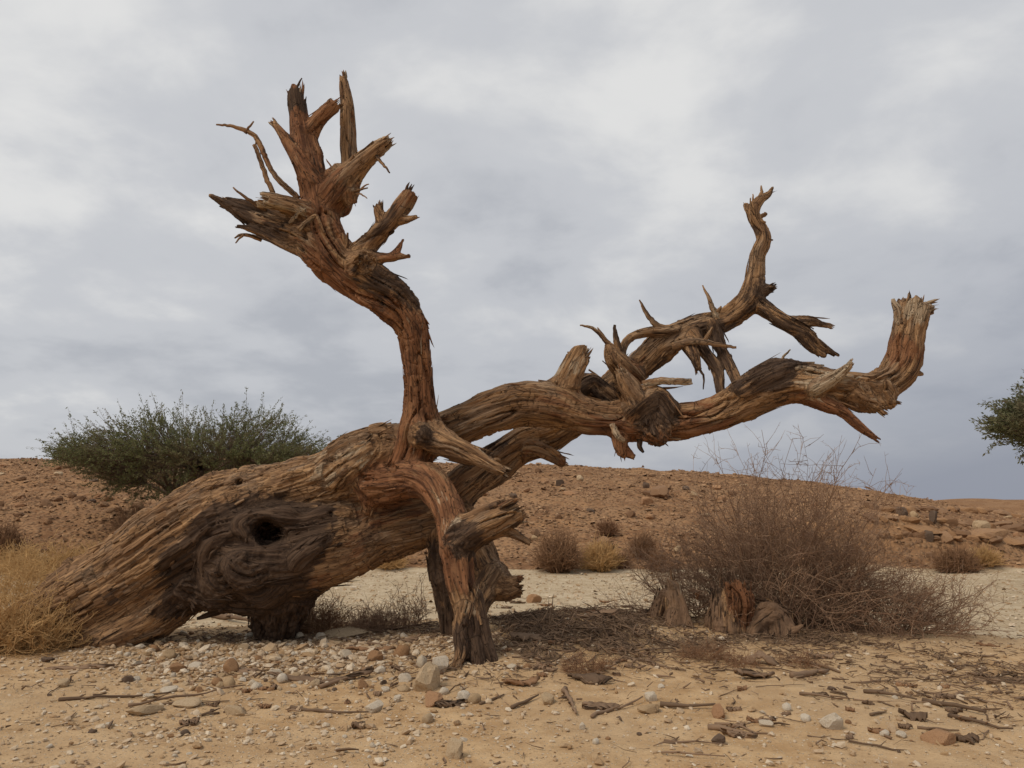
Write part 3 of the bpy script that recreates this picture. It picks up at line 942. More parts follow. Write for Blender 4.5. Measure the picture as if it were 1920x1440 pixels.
def vnormals(V, Q):
    n = np.cross(V[Q[:, 2]] - V[Q[:, 0]], V[Q[:, 3]] - V[Q[:, 1]])
    N = np.zeros_like(V)
    for k in range(4):
        for c in range(3):
            N[:, c] += np.bincount(Q[:, k], n[:, c], len(V))
    return N / (np.linalg.norm(N, axis=1)[:, None] + 1e-12)


def nearest_limb(V0, BR):
    n = len(V0)
    order = np.argsort(V0[:, 0])
    V = np.ascontiguousarray(V0[order])
    vx = np.ascontiguousarray(V[:, 0])
    best = np.full(n, 9.0, np.float32)
    idx = np.zeros(n, np.int32)
    q = np.zeros((n, 3), np.float32)
    rad = np.zeros(n, np.float32)
    endd = np.full(n, -9.0, np.float32)
    Tn = np.zeros((n, 3), np.float32)
    acc = np.zeros((n, 4), np.float32)
    for bi, b in enumerate(BR):
        p, r = b['p'], b['r']
        dl = np.full(n, 9.0, np.float32)
        for i in range(len(p) - 1):
            rr = max(r[i], r[i + 1]) + 0.12
            lo, hi = np.minimum(p[i], p[i + 1]) - rr, np.maximum(p[i], p[i + 1]) + rr
            a0, a1 = np.searchsorted(vx, lo[0]), np.searchsorted(vx, hi[0])
            S = V[a0:a1]
            m = a0 + np.nonzero((S[:, 1] > lo[1]) & (S[:, 1] < hi[1]) & (S[:, 2] > lo[2]) & (S[:, 2] < hi[2]))[0]
            if not len(m):
                continue
            W = V[m] - p[i].astype(np.float32)
            ab = (p[i + 1] - p[i]).astype(np.float32)
            L = np.float32(np.linalg.norm(ab))
            t = np.clip(W @ ab / (L * L), 0, 1)
            d = np.linalg.norm(W - t[:, None] * ab, axis=1) - (r[i] + t * (r[i + 1] - r[i]))
            dl[m] = np.minimum(dl[m], d)
            up = d < best[m]
            m, t, W = m[up], t[up], W[up]
            best[m] = d[up]
            idx[m] = bi
            Nn = b['N'][i] * (1 - t)[:, None] + b['N'][i + 1] * t[:, None]
            Bn = b['B'][i] * (1 - t)[:, None] + b['B'][i + 1] * t[:, None]
            ctr = W - t[:, None] * ab
            q[m, 0] = b['s'][i] + t * L + b['off']
            q[m, 1] = (ctr * Nn).sum(1)
            q[m, 2] = (ctr * Bn).sum(1)
            rad[m] = r[i] + t * (r[i + 1] - r[i])
            Tn[m] = ab / L
            endd[m] = (V[m] - p[-1]) @ b['T'][-1] if b['broken'] > 0 else -9
        k = np.nonzero(dl < 1)[0]
        w = np.exp(-np.maximum(dl[k] + 0.02, 0) / 0.06)
        acc[k, 3] += w
        for c, nm in enumerate(('tone', 'bark', 'pale')):
            acc[k, c] += w * b[nm]
    acc = acc[:, :3] / np.maximum(acc[:, 3:], 1e-6)
    inv = np.empty(n, np.int64)
    inv[order] = np.arange(n)
    return idx[inv], q[inv], rad[inv], endd[inv], Tn[inv], acc[inv]


PART = {  # part key: (object name, parent key, label)
    'trunk': ('trunk', None, 'thick leaning trunk with wavy weathered grain'),
    'burl': ('burl', 'trunk', 'dark rough burl around a black hollow'),
    'root_foot': ('root_foot', 'trunk', None),
    'long_limb': ('limb', None, 'long tan limb reaching sideways and turning up at its broken end'),
    'back_limb': ('limb', None, 'forked limb rising behind to a thin crooked tip'),
    'upright_limb': ('limb', None, 'reddish upright limb bending over to a shattered head'),
    'prop_limb': ('limb', None, 'orange brown limb standing on the ground like a prop'),
    'prop_foot': ('splayed_foot', 'prop_limb', None),
    'back_prop': ('limb', None, 'dark broken limb standing behind the prop'),
    'head_limb': ('branch', 'upright_limb', 'splintered branch pointing left from the shattered head'),
    'upright_slab': ('slab', 'upright_limb', 'tall pale slab of wood standing in the head'),
    'spur': ('spur', 'upright_limb', None),
}


def build_wood(BR, HOLES, h, name, label, cat, root_loc, PART, big, spots, group=None, flakes=26000, mud=0.0):
    V, Q = wood_surface(BR, HOLES, h)
    Q = Q[V[Q].max(1)[:, 2] > -0.06]
    N = vnormals(V, Q)
    idx, q, rad, endd, Tn, acc = nearest_limb(V, BR)
    f = lambda k: np.array([b[k] for b in BR], np.float32)[idx]
    amp = f('amp')
    # lobed cross-sections and swellings
    rs = np.clip(rad, 0.02, 0.5)
    lob = fbm(np.stack([q[:, 0] * 2.0, q[:, 1] / rs * 0.9, q[:, 2] / rs * 0.9], 1), 3)
    D = lob * np.minimum(rs, 0.28) * 0.19 - 0.06 * np.minimum(rs, 0.25)
    # wavy ridges of grain, warped
    w = np.stack([perlin(q * [2.2, 4, 4] + 3.3), perlin(q * [2.2, 4, 4] + 9.1)], 1)
    w2 = np.stack([perlin(q * [6.5, 7, 7] + 1.3), perlin(q * [6.5, 7, 7] + 6.1)], 1)
    g = q.copy()
    g[:, 1:] += w * 0.05 + w2 * 0.011 * np.clip(rad / 0.2, 0.2, 1)[:, None]
    s1 = 1 - 2 * np.abs(perlin(g * [0.8, 12, 12]))
    s2 = 1 - 2.4 * np.abs(perlin(g * [1.2, 24, 24] + 5.5))
    s3 = perlin(g * [2.5, 44, 44] + 2.5)
    rk = np.clip(rad / 0.18, 0.28, 1.25)
    rough = 0.12 + 1.15 * sstep(-0.30, 0.45, fbm(q * [1.0, 2.6, 2.6] + 14, 3))
    m2 = 0.35 + 0.9 * sstep(-0.3, 0.3, perlin(q * [1.6, 4, 4] + 77))
    D += rk * amp * rough * (0.009 * s1 + 0.0105 * s2 * m2 + 0.0035 * s3)
    # deep checks along the grain
    ck = np.abs(perlin(g * [0.45, 7.0, 7.0] + 31.7))
    D -= rk * 0.060 * sstep(0.055, 0.0, ck) * sstep(-0.15, 0.25, perlin(q * [1.0, 2, 2] + 8.8))
    D -= rk * 0.014 * sstep(0.07, 0.0, np.abs(perlin(q * [9.0, 4.5, 4.5] + 51))) * sstep(0.0, 0.3, perlin(q * [1.4, 3, 3] + 61))
    # rough dead bark
    barkv = acc[:, 1]
    bn = fbm(V * 9.0, 3)
    barkm = np.clip(barkv + 0.5 * fbm(V * 2.2 + 40, 3), 0, 1.2)
    fold = 1 - 2.2 * np.abs(perlin(V * 5.5 + 0.25 * bn[:, None] + 7.7))
    D += np.clip(barkm - 0.35, 0, 1) * (0.022 * np.abs(fbm(V * 15.0, 3)) + 0.014 * bn + 0.045 * fold * np.clip(rad / 0.3, 0, 1)) * np.clip(rad / 0.12, 0.4, 1.3)
    # no tearing where limbs meet
    e0 = np.concatenate([Q[:, [0, 1]], Q[:, [1, 2]], Q[:, [2, 3]], Q[:, [3, 0]]])
    deg = np.maximum(np.bincount(e0[:, 0], minlength=len(V)), 1)
    seam = np.zeros(len(V), np.float32)
    df = idx[e0[:, 0]] != idx[e0[:, 1]]
    seam[e0[df].ravel()] = 1
    for _ in range(3):
        seam = np.maximum(seam, np.bincount(e0[:, 0], seam[e0[:, 1]], len(V)) / deg)
    for _ in range(5):
        D = D + np.minimum(seam * 1.5, 1) * (np.bincount(e0[:, 0], D[e0[:, 1]], len(V)) / deg - D)
    V = V + N * D[:, None]
    # shattered ends: fibres of unequal length
    br = f('broken')
    e = sstep(-0.05, 0.0, endd) * br
    fib = perlin(np.stack([q[:, 1] * 22, q[:, 2] * 22, idx * 3.7], 1)) + 0.6 * perlin(np.stack([q[:, 1] * 52, q[:, 2] * 52, idx * 1.9], 1))
    tend = np.array([b['T'][-1] for b in BR], np.float32)[idx]
    V = V + tend * (e * (fib * 0.028) * np.clip(rad / 0.15, 0.4, 1.2))[:, None]
    N = vnormals(V, Q)

    # wood colouring: red heartwood, grey bark, bleached patches, painted highlights on the trunk top
    def spot(px, py, Y, r):
        return np.exp(-(((V - at(px, py, Y)) ** 2).sum(1)) / r ** 2)
    tone = acc[:, 0] + 0.35 * fbm(V * 1.7 + 3, 3)
    bark = barkv + 0.30 * fbm(V * 2.6 + 11, 3)
    pale = acc[:, 2] + 0.25 * fbm(V * 2.1 + 23, 3)
    mudv = (mud * (1 - np.clip(acc[:, 0] * 1.2, 0, 1))).astype(np.float32)
    for px, py, Y, r, a in spots[0]:
        bark = bark + a * spot(px, py, Y, r)
    for px, py, Y, r, a in spots[1]:
        tone = tone + a * spot(px, py, Y, r)
    for px, py, Y, r, a in spots[2]:
        pale = pale + a * spot(px, py, Y, r)

    # thin splinters at the shattered ends, lifted flakes of bark
    xs = np.random.default_rng(77)
    SH = {}

    def shard(part, base, d, ln, wd, bi, s0, tv):
        d = d / np.linalg.norm(d)
        a = np.cross(d, xs.normal(size=3))
        a /= np.linalg.norm(a)
        c = np.cross(d, a)
        bend = (a * xs.normal() + c * xs.normal()) * ln * 0.06
        th = wd * xs.uniform(0.25, 0.6)
        rings = []
        for t, w_ in ((0, 0.9), (0.4, 1.0), (0.78, 0.72), (1.0, xs.uniform(0.12, 0.4))):
            ctr = base + d * ln * t + bend * t * t
            j = xs.uniform(0.7, 1.25, 4)
            sk = xs.uniform(-0.12, 0.12) * ln if t == 1.0 else 0
            rings.append([ctr + a * wd * w_ * j[0] + d * sk, ctr + c * th * w_ * j[1], ctr - a * wd * w_ * j[2] - d * sk, ctr - c * th * w_ * j[3]])
        vv = np.array(rings).reshape(-1, 3)
        rec = SH.setdefault(part, dict(V=[], T=[], G=[], A=[], n=0))
        T = []
        for r in (0, 4, 8):
            for k in range(4):
                k2 = (k + 1) % 4
                T += [(r + k, r + k2, r + 4 + k2), (r + k, r + 4 + k2, r + 4 + k)]
        T += [(12, 13, 14), (12, 14, 15)]
        rec['V'].append(vv)
        rec['T'].append(np.array(T) + rec['n'])
        rec['n'] += 16
        G = np.zeros((16, 3))
        G[:, 0] = s0 + np.repeat([0, .4, .78, 1], 4) * ln
        rel = vv - base
        G[:, 1] = rel @ a + xs.uniform(0, 2)
        G[:, 2] = rel @ c + xs.uniform(0, 2)
        rec['G'].append(G)
        rec['A'].append(np.tile(tv, (16, 1)))

    part_of_branch = []
    keys = []
    for bi, b in enumerate(BR):
        k = b['part']
        if k in ('stub', 'branch', 'knot', 'limb_splinter', 'root'):
            k = f'{k}#{bi}'
        part_of_branch.append(k)
        if k not in keys:
            keys.append(k)
    for bi, b in enumerate(BR):
        if b['broken'] <= 0:
            continue
        r, T, e = b['r'][-1], b['T'][-1], b['p'][-1]
        n = int((9 + 24 * r / 0.15) * b['broken'])
        for _ in range(n):
            a = xs.uniform(0, 2 * math.pi)
            rr = r * math.sqrt(xs.uniform(0.15, 1.0)) * 0.85
            o_ = (b['N'][-1] * math.cos(a) + b['B'][-1] * math.sin(a)) * rr
            sec = max(0.0, math.sin(a * 1.0 + b['off']) * 0.7 + math.sin(a * 2 + b['off'] * 2.3) * 0.6)
            ln = xs.uniform(0.05, 0.20) * (0.5 + 3.0 * r) * (0.4 + 0.6 * b['broken']) * (0.35 + 1.5 * sec)
            ln = min(ln, (0.75 if r > 0.1 else 1.2) * r + 0.025)
            d = T + xs.normal(size=3) * 0.09 + o_ / max(r, .01) * 0.07
            shard(part_of_branch[bi], e + o_ * 0.95 - T * (ln * 0.7 + 0.02), d, ln * 1.6, xs.uniform(0.012, 0.030) * (0.5 + 4 * r), bi, b['off'] + b['s'][-1], (b['tone'] + xs.normal() * .3, b['bark'] + xs.normal() * .35, b['pale'] + xs.normal() * .3))
    # flakes
    cand = xs.choice(len(V), min(flakes, len(V)), replace=False)
    prob = np.clip(bark[cand] - 0.25, 0.0, 1) * 0.10 + 0.012
    cand = cand[xs.random(len(cand)) < prob]
    for i in cand:
        if rad[i] < 0.03:
            continue
        d = Tn[i] * xs.choice((-1, 1)) + N[i] * xs.uniform(0.05, 0.32) + xs.normal(size=3) * 0.15
        ln = xs.uniform(0.04, 0.12) * (0.6 + 2 * min(rad[i], .3))
        shard(part_of_branch[idx[i]], V[i] - N[i] * 0.012, d, ln, xs.uniform(0.009, 0.024), int(idx[i]), float(q[i, 0]), (tone[i], bark[i] + 0.15, pale[i]))

    cand = xs.choice(len(V), min(flakes // 30, len(V)), replace=False)
    for i in cand:
        if rad[i] < 0.045 or abs(endd[i]) < 0.1:
            continue
        up = xs.choice((-1, 1))
        ln = xs.uniform(0.12, 0.36)
        d = Tn[i] * up + N[i] * xs.uniform(-0.02, 0.06) + xs.normal(size=3) * 0.04
        shard(part_of_branch[idx[i]], V[i] - N[i] * 0.008 - Tn[i] * up * ln * 0.4, d, ln, xs.uniform(0.009, 0.02), int(idx[i]), float(q[i, 0]), (tone[i] + xs.normal() * .2, bark[i] + xs.normal() * .25, pale[i] + xs.normal() * .2))
    root = empty(name, root_loc)
    tag(root, label, cat, group)
    pk = np.array([keys.index(k) for k in part_of_branch])[idx]
    fpart = pk[Q[:, 0]]
    # a limb piece is one piece: islands cut off by a neighbour join the limb it grows from
    def grows_from(bi):
        p0 = BR[bi]['p'][0]
        return min(big, key=lambda w: min(np.linalg.norm(c['p'] - p0, axis=1).min() / c['r'].mean() for c in BR if c['part'] == w))
    for ki, k in enumerate(keys):
        fs = np.nonzero(fpart == ki)[0]
        if '#' not in k or not len(fs):
            continue
        u, iv = np.unique(Q[fs], return_inverse=True)
        iv = iv.reshape(-1, 4)
        lb = np.arange(len(u))
        for _ in range(300):
            nw = lb.copy()
            fm = lb[iv].min(1)
            for c in range(4):
                np.minimum.at(nw, iv[:, c], fm)
            nw = nw[nw]
            if (nw == lb).all():
                break
            lb = nw
        fl = lb[iv[:, 0]]
        main = np.bincount(fl).argmax()
        fpart[fs[fl != main]] = keys.index(grows_from(int(k.split('#')[1])))
    objs = {}
    order = sorted(range(len(keys)), key=lambda i: 0 if keys[i] in PART and PART[keys[i]][1] is None else 1)
    for ki in order:
        k = keys[ki]
        F = Q[fpart == ki]
        if not len(F) and k not in SH:
            continue
        used, inv = np.unique(F, return_inverse=True)
        v = V[used]
        at_ = {'grain': q[used], 'tone': tone[used], 'bark': bark[used], 'pale': pale[used], 'mud': mudv[used]}
        nn = N[used]
        Ft = None
        if k in SH:
            r_ = SH[k]
            sv = np.concatenate(r_['V'])
            Ft = np.concatenate(r_['T']) + len(v)
            v = np.vstack([v, sv])
            A = np.concatenate(r_['A'])
            at_['grain'] = np.vstack([at_['grain'], np.concatenate(r_['G'])])
            for c, nm in enumerate(('tone', 'bark', 'pale')):
                at_[nm] = np.concatenate([at_[nm], A[:, c]])
            at_['mud'] = np.concatenate([at_['mud'], np.full(len(sv), mud * 0.4)])
            nn = np.vstack([nn, np.zeros((len(sv), 3))])      # zero = automatic normal
        if k in PART:
            pname, par, lab = PART[k]
        else:
            bi = int(k.split('#')[1])
            pname, lab = BR[bi]['part'], None
            par = grows_from(bi)
        me = mesh_np(pname, v - root_loc, inv.reshape(-1, 4), Ft, True, at_)
        me.normals_split_custom_set_from_vertices(nn.astype(np.float32))
        o = obj(pname, me, M_WOOD, objs[par] if par else root)
        if lab:
            o['label'] = lab
        objs[k] = o

    return root, objs


SPOTS = [
    ((250, 1120, 8.1, 0.55, .35), (470, 1005, 7.8, 0.45, .85), (400, 1070, 7.95, 0.42, .8), (540, 1000, 7.85, .3, .4), (430, 1110, 8.0, .3, .6), (560, 1090, 8.0, .35, .35), (690, 850, 7.9, .22, .5), (595, 940, 7.4, .2, .3),
     (868, 1015, 7.0, .2, .75), (900, 1210, 6.8, .22, .7), (1230, 780, 7.8, .22, .55), (720, 530, 7.4, .16, .5), (795, 815, 7.4, .12, .6), (555, 185, 7.4, .16, .8), (610, 300, 7.4, .16, .5),
     (450, 395, 7.3, .25, .4), (1450, 690, 7.6, .2, .5), (1300, 610, 8.4, .4, .2), (880, 1180, 6.8, .10, .4)),
    ((560, 1075, 7.9, .3, .45), (700, 940, 7.9, .3, .5), (640, 1060, 8.1, .4, .4), (740, 900, 7.7, .3, .5), (1150, 800, 7.9, .35, .4), (1330, 800, 7.9, .4, .45), (1700, 650, 7.6, .22, .6), (1640, 820, 7.5, .2, .6),
     (880, 905, 8.5, .2, .3), (1165, 840, 7.9, .15, .4)),
    ((672, 856, 7.85, .13, .5), (835, 930, 7.2, .16, .55), (860, 985, 7.0, .10, .6), (880, 1140, 6.9, .1, .5), (850, 1240, 6.8, .1, .5), (490, 380, 7.2, .15, .4), (730, 265, 7.2, .15, .4), (1060, 700, 7.95, .15, .3),
     (1710, 580, 7.6, .15, .5), (1560, 700, 7.6, .2, .3), (300, 1000, 8.0, .5, .18), (480, 885, 8.0, .35, .25), (600, 860, 7.95, .3, .25), (950, 740, 7.9, .3, .2), (1500, 700, 7.6, .3, .2))]  # pale spots on the trunk's upper edge paint in its lit highlights
TREE_LOC = np.array([at(200, 1200, 8.3)[0], 8.3, 0.0])


def build_tree():
    root, objs = build_wood(BR, HOLES, 0.022, 'fallen_tree', 'huge fallen dead tree with leaning trunk and bare broken limbs', 'dead tree', TREE_LOC, PART,
                            ['trunk', 'long_limb', 'back_limb', 'upright_limb', 'prop_limb', 'back_prop'], SPOTS)
    root_loc = TREE_LOC
    xs = np.random.default_rng(78)

    # thin twigs, each its own part
    def twig(par, pts, tone_=0.2, bark_=0.3, pale_=0.1):
        P = np.array([at(a, b_, c) for a, b_, c, r in pts])
        R = np.array([max(r * mpp(a, b_, c), 0.004) for a, b_, c, r in pts])
        p, r = resample(P, R, 0.03)
        p = p + xs.normal(size=p.shape) * np.minimum(r, 0.01)[:, None] * 0.25
        t = Tubes()
        t.add(p, r, 6)
        v = np.concatenate(t.V)
        s = np.repeat(np.concatenate([[0], np.cumsum(np.linalg.norm(np.diff(p, axis=0), axis=1))]), 6)
        ctr = np.repeat(p, 6, 0)
        G = np.concatenate([s[:, None] + xs.uniform(0, 9), (v - ctr)[:, :1], (v - ctr)[:, 2:]], 1)
        n = len(v)
        me = mesh_np('twig', v - root_loc, np.concatenate(t.Q), np.concatenate(t.T), True, {'grain': G, 'tone': np.full(n, tone_), 'bark': np.full(n, bark_), 'pale': np.full(n, pale_)})
        return obj('twig', me, M_WOOD, objs[par])
    U = 'upright_limb'
    twig(U, [(560, 372, 7.4, 6), (530, 345, 7.36, 6), (508, 318, 7.34, 5), (492, 282, 7.32, 5.5), (478, 255, 7.3, 5), (458, 244, 7.28, 4.5), (432, 236, 7.26, 3), (405, 234, 7.24, 1.5)], .3, .2)
    twig(U, [(512, 362, 7.34, 5), (500, 335, 7.32, 5), (488, 300, 7.31, 4.5), (478, 272, 7.31, 4)], .3, .3)
    twig(U, [(460, 250, 7.28, 3.5), (466, 240, 7.27, 2.5), (475, 228, 7.26, 1.5)], .3, .2)
    twig(U, [(480, 270, 7.3, 2.5), (481, 258, 7.3, 2), (478, 250, 7.3, 1)], .3, .2)
    twig(U, [(500, 395, 7.3, 4), (478, 382, 7.24, 4), (455, 366, 7.2, 3), (437, 352, 7.18, 1.5)], .1, .1, .3)
    twig(U, [(490, 450, 7.33, 4), (468, 442, 7.28, 4), (452, 440, 7.25, 3), (440, 446, 7.22, 1.5)], .3, .2)
    twig(U, [(456, 440, 7.25, 2.5), (448, 448, 7.24, 2), (442, 456, 7.22, 1.2)], .3, .2)
    twig(U, [(548, 180, 7.45, 4), (556, 165, 7.44, 3), (566, 146, 7.43, 1.2)], .2, .6)
    twig(U, [(704, 290, 7.2, 4), (718, 308, 7.16, 3), (731, 324, 7.14, 1.5)], .1, .7)
    twig(U, [(650, 365, 7.3, 3), (672, 357, 7.25, 2.2), (690, 352, 7.22, 1.2)], .2, .5)
    twig(U, [(676, 356, 7.25, 2), (684, 348, 7.23, 1.5), (692, 345, 7.2, 1)], .2, .5)
    twig(U, [(668, 362, 7.27, 2), (680, 366, 7.23, 1.5), (688, 372, 7.2, 1)], .2, .5)
    twig(U, [(648, 470, 7.3, 5), (650, 455, 7.28, 4), (652, 436, 7.27, 2)], .5, .4)
    twig(U, [(655, 470, 7.3, 5), (645, 450, 7.28, 4), (643, 440, 7.27, 2)], .5, .4)
    twig(U, [(560, 430, 7.2, 5), (590, 405, 7.2, 4), (600, 420, 7.2, 3), (610, 440, 7.22, 2)], .2, .1, .4)
    twig(U, [(543, 420, 7.22, 4), (560, 398, 7.2, 3.5), (575, 392, 7.2, 2)], .2, .2, .4)
    K = 'back_limb'
    twig(K, [(1262, 620, 8.4, 9), (1235, 612, 8.38, 7), (1218, 596, 8.36, 5), (1207, 578, 8.35, 3.5), (1199, 562, 8.34, 1.2)], .1, .1, .4)
    twig(K, [(1160, 665, 8.3, 9), (1142, 646, 8.28, 6), (1128, 630, 8.26, 4.5), (1110, 615, 8.24, 3.5), (1088, 609, 8.22, 1.5)], .1, .1, .4)
    twig(K, [(1140, 645, 8.28, 4.5), (1130, 628, 8.27, 3), (1120, 614, 8.26, 1.2)], .1, .2, .4)
    twig(K, [(1160, 660, 8.3, 8), (1155, 635, 8.28, 6), (1152, 610, 8.27, 2.5)], .2, .5)
    twig(K, [(1348, 600, 8.4, 9), (1338, 582, 8.38, 6), (1332, 568, 8.37, 4.5), (1326, 552, 8.36, 3), (1317, 535, 8.35, 1.2)], .1, .1, .5)
    twig(K, [(1340, 588, 8.38, 5), (1349, 580, 8.37, 3.5), (1352, 574, 8.37, 1.5)], .1, .1, .4)
    twig(K, [(1260, 650, 8.25, 8), (1300, 640, 8.2, 7), (1340, 645, 8.17, 5), (1380, 652, 8.15, 2.5)], .1, .2, .3)
    twig(K, [(1320, 640, 8.19, 5), (1330, 625, 8.18, 4), (1338, 613, 8.17, 2.5)], .1, .1, .4)
    twig(K, [(1436, 400, 8.4, 4), (1425, 408, 8.38, 4.5), (1415, 405, 8.37, 4)], .1, .3)
    twig(K, [(1410, 386, 8.4, 3), (1412, 374, 8.4, 2), (1411, 364, 8.4, 1)], .1, .3)
    twig(K, [(1424, 372, 8.4, 4), (1428, 360, 8.4, 3), (1427, 348, 8.4, 1.2)], .1, .3)
    twig(K, [(1434, 452, 8.4, 4), (1442, 450, 8.38, 3), (1450, 450, 8.37, 1.2)], .1, .4)
    twig(K, [(1408, 405, 8.4, 4), (1420, 412, 8.35, 4), (1436, 417, 8.32, 2)], .1, .3)
    twig(K, [(1425, 565, 8.35, 7), (1446, 577, 8.3, 5), (1454, 573, 8.29, 2)], .1, .1, .5)
    twig(K, [(1310, 690, 8.18, 3), (1320, 708, 8.16, 2), (1318, 730, 8.15, 1)], .1, .6)
    twig(K, [(1330, 660, 8.3, 3), (1345, 690, 8.2, 2.2), (1358, 712, 8.1, 2)], .1, .5)
    Lk = 'long_limb'
    twig(Lk, [(1205, 722, 7.8, 9), (1235, 715, 7.75, 8), (1270, 715, 7.72, 7), (1297, 713, 7.7, 4)], .1, 0, .5)
    twig(Lk, [(1260, 716, 7.73, 5), (1280, 719, 7.71, 4), (1298, 719, 7.7, 2)], .1, 0, .5)
    twig(Lk, [(1456, 690, 7.7, 3), (1470, 668, 7.68, 2.5), (1482, 655, 7.66, 1.2)], .1, .1, .4)
    twig(Lk, [(1470, 690, 7.65, 6), (1510, 692, 7.62, 6), (1545, 700, 7.6, 4)], .1, 0, .6)
    twig(Lk, [(1688, 610, 7.66, 9), (1682, 580, 7.66, 8), (1674, 560, 7.66, 3)], .1, 0, .6)
    twig(Lk, [(1200, 820, 7.9, 6), (1200, 838, 7.88, 5), (1206, 848, 7.87, 2.5)], .2, .8)
    twig(Lk, [(1148, 795, 7.8, 6), (1158, 818, 7.75, 7), (1172, 828, 7.72, 4)], .1, 0, .5)
    twig('trunk', [(480, 1100, 8.4, 5), (440, 1135, 8.35, 6), (400, 1150, 8.3, 7), (370, 1160, 8.25, 3)], .1, .9)
    twig('trunk', [(418, 1105, 8.0, 12), (415, 1130, 7.98, 9), (414, 1148, 7.97, 4)], .1, .9)
    return root


build_tree()

# ------------------------------------------------------------------ half-buried stumps by the thorn bush
def stump(label, holes=(), spots=((), (), ())):
    b = BR[0]
    loc = np.array([b['p'][-1][0], b['p'][-1][1], 0.0])
    loc[2] = tz(loc[0], loc[1])
    PT = {'stump': ('stump_body', None, None), 'heartwood': ('heartwood', 'stump', 'torn orange heartwood')}
    build_wood(BR, list(holes), 0.022, 'stump', label, 'stump', loc, PT, ['stump'], spots, 'stumps by the thorn bush', 2500, 0.75)


BR = []
limb('stump', [(1262, 1100, 8.75, 13), (1266, 1130, 8.7, 20), (1270, 1165, 8.65, 24), (1274, 1215, 8.6, 28)], amp=0.35, bark=0.35, pale=0.2, k=0.06)
limb('stump', [(1252, 1122, 8.95, 20), (1243, 1155, 8.95, 27), (1240, 1215, 8.95, 30)], amp=0.35, bark=0.6, k=0.05)
limb('root', [(1264, 1150, 8.6, 12), (1250, 1180, 8.5, 10), (1232, 1208, 8.45, 8)], amp=0.35, bark=0.4, k=0.04)
limb('root', [(1286, 1165, 8.6, 12), (1298, 1188, 8.5, 9), (1312, 1212, 8.45, 7)], amp=0.35, bark=0.4, k=0.04)
limb('stump', [(1264, 1104, 8.7, 8), (1258, 1092, 8.65, 5), (1250, 1084, 8.65, 3)], pale=0.6, amp=0.3, k=0.03)
limb('root', [(1292, 1140, 8.8, 9), (1304, 1122, 8.85, 8), (1309, 1112, 8.85, 6)], tone=0.9, amp=0.5, k=0.03, broken=0.6)
stump('smooth grey brown stump with roots like splayed toes')
BR = []
limb('stump', [(1358, 1122, 8.6, 24), (1360, 1160, 8.55, 33), (1364, 1220, 8.5, 40)], amp=0.35, bark=0.55, k=0.06, broken=0.0)
limb('heartwood', [(1384, 1160, 8.55, 24), (1388, 1128, 8.48, 25), (1382, 1100, 8.48, 20)], tone=1.7, amp=2.0, k=0.03, broken=1.0)
limb('stump', [(1345, 1120, 8.65, 12), (1350, 1135, 8.6, 18), (1340, 1165, 8.6, 22)], amp=0.35, bark=0.6, k=0.05)
stump('lumpy earth brown stump with torn orange heartwood on top')
BR = []
limb('stump', [(1402, 1205, 8.45, 12), (1416, 1168, 8.5, 17), (1440, 1150, 8.55, 23), (1464, 1168, 8.55, 24), (1470, 1218, 8.5, 30)], amp=0.35, bark=0.45, pale=0.15, k=0.05)
limb('stump', [(1440, 1165, 8.6, 26), (1445, 1215, 8.55, 30)], amp=0.35, bark=0.7, k=0.06)
limb('root', [(1468, 1192, 8.5, 10), (1488, 1183, 8.42, 8), (1506, 1172, 8.38, 3)], pale=0.4, k=0.03)
stump('furrowed arching stump with a pale pointed spike at its side')

# ------------------------------------------------------------------ stones
def ico(sub):
    t = (1 + 5 ** 0.5) / 2
    V = np.array([(-1, t, 0), (1, t, 0), (-1, -t, 0), (1, -t, 0), (0, -1, t), (0, 1, t), (0, -1, -t), (0, 1, -t), (t, 0, -1), (t, 0, 1), (-t, 0, -1), (-t, 0, 1)], float)
    F = np.array([(0, 11, 5), (0, 5, 1), (0, 1, 7), (0, 7, 10), (0, 10, 11), (1, 5, 9), (5, 11, 4), (11, 10, 2), (10, 7, 6), (7, 1, 8), (3, 9, 4), (3, 4, 2), (3, 2, 6), (3, 6, 8), (3, 8, 9), (4, 9, 5), (2, 4, 11), (6, 2, 10), (8, 6, 7), (9, 8, 1)])
    V /= np.linalg.norm(V, axis=1)[:, None]
    for _ in range(sub):
        e = np.sort(np.concatenate([F[:, [0, 1]], F[:, [1, 2]], F[:, [2, 0]]]), 1)
        u, inv = np.unique(e, axis=0, return_inverse=True)
        mid = V[u].sum(1)
        mid /= np.linalg.norm(mid, axis=1)[:, None]
        m = inv.reshape(3, -1).T + len(V)
        V = np.vstack([V, mid])
        F = np.concatenate([np.stack([F[:, 0], m[:, 0], m[:, 2]], 1), np.stack([F[:, 1], m[:, 1], m[:, 0]], 1), np.stack([F[:, 2], m[:, 2], m[:, 1]], 1), m])
    return V, F


IV0, IF0 = ico(0)
IV2, IF2 = ico(2)
sr = np.random.default_rng(202)


def rock_mesh(angular):
    """unit rock: a lumpy sphere cut by a few random planes when angular"""
    V = IV2.copy()
    V *= (1 + 0.22 * fbm(V * 1.1 + sr.uniform(0, 50, 3), 3))[:, None]
    for _ in range(int(angular)):
        n = sr.normal(size=3)
        n /= np.linalg.norm(n)
        d = sr.uniform(0.50, 0.82)
        h = V @ n - d
        V -= np.where(h > 0, h * 0.93, 0)[:, None] * n
    V *= (1 + 0.05 * fbm(V * 4 + sr.uniform(0, 50, 3), 2))[:, None]
    V /= np.abs(V).max(0)
    return mesh_np('stone', V, None, IF2, angular < 3)


ROUND = [rock_mesh(1) for _ in range(8)]
ANGLE = [rock_mesh(7) for _ in range(8)]
_mesh_mat = {}


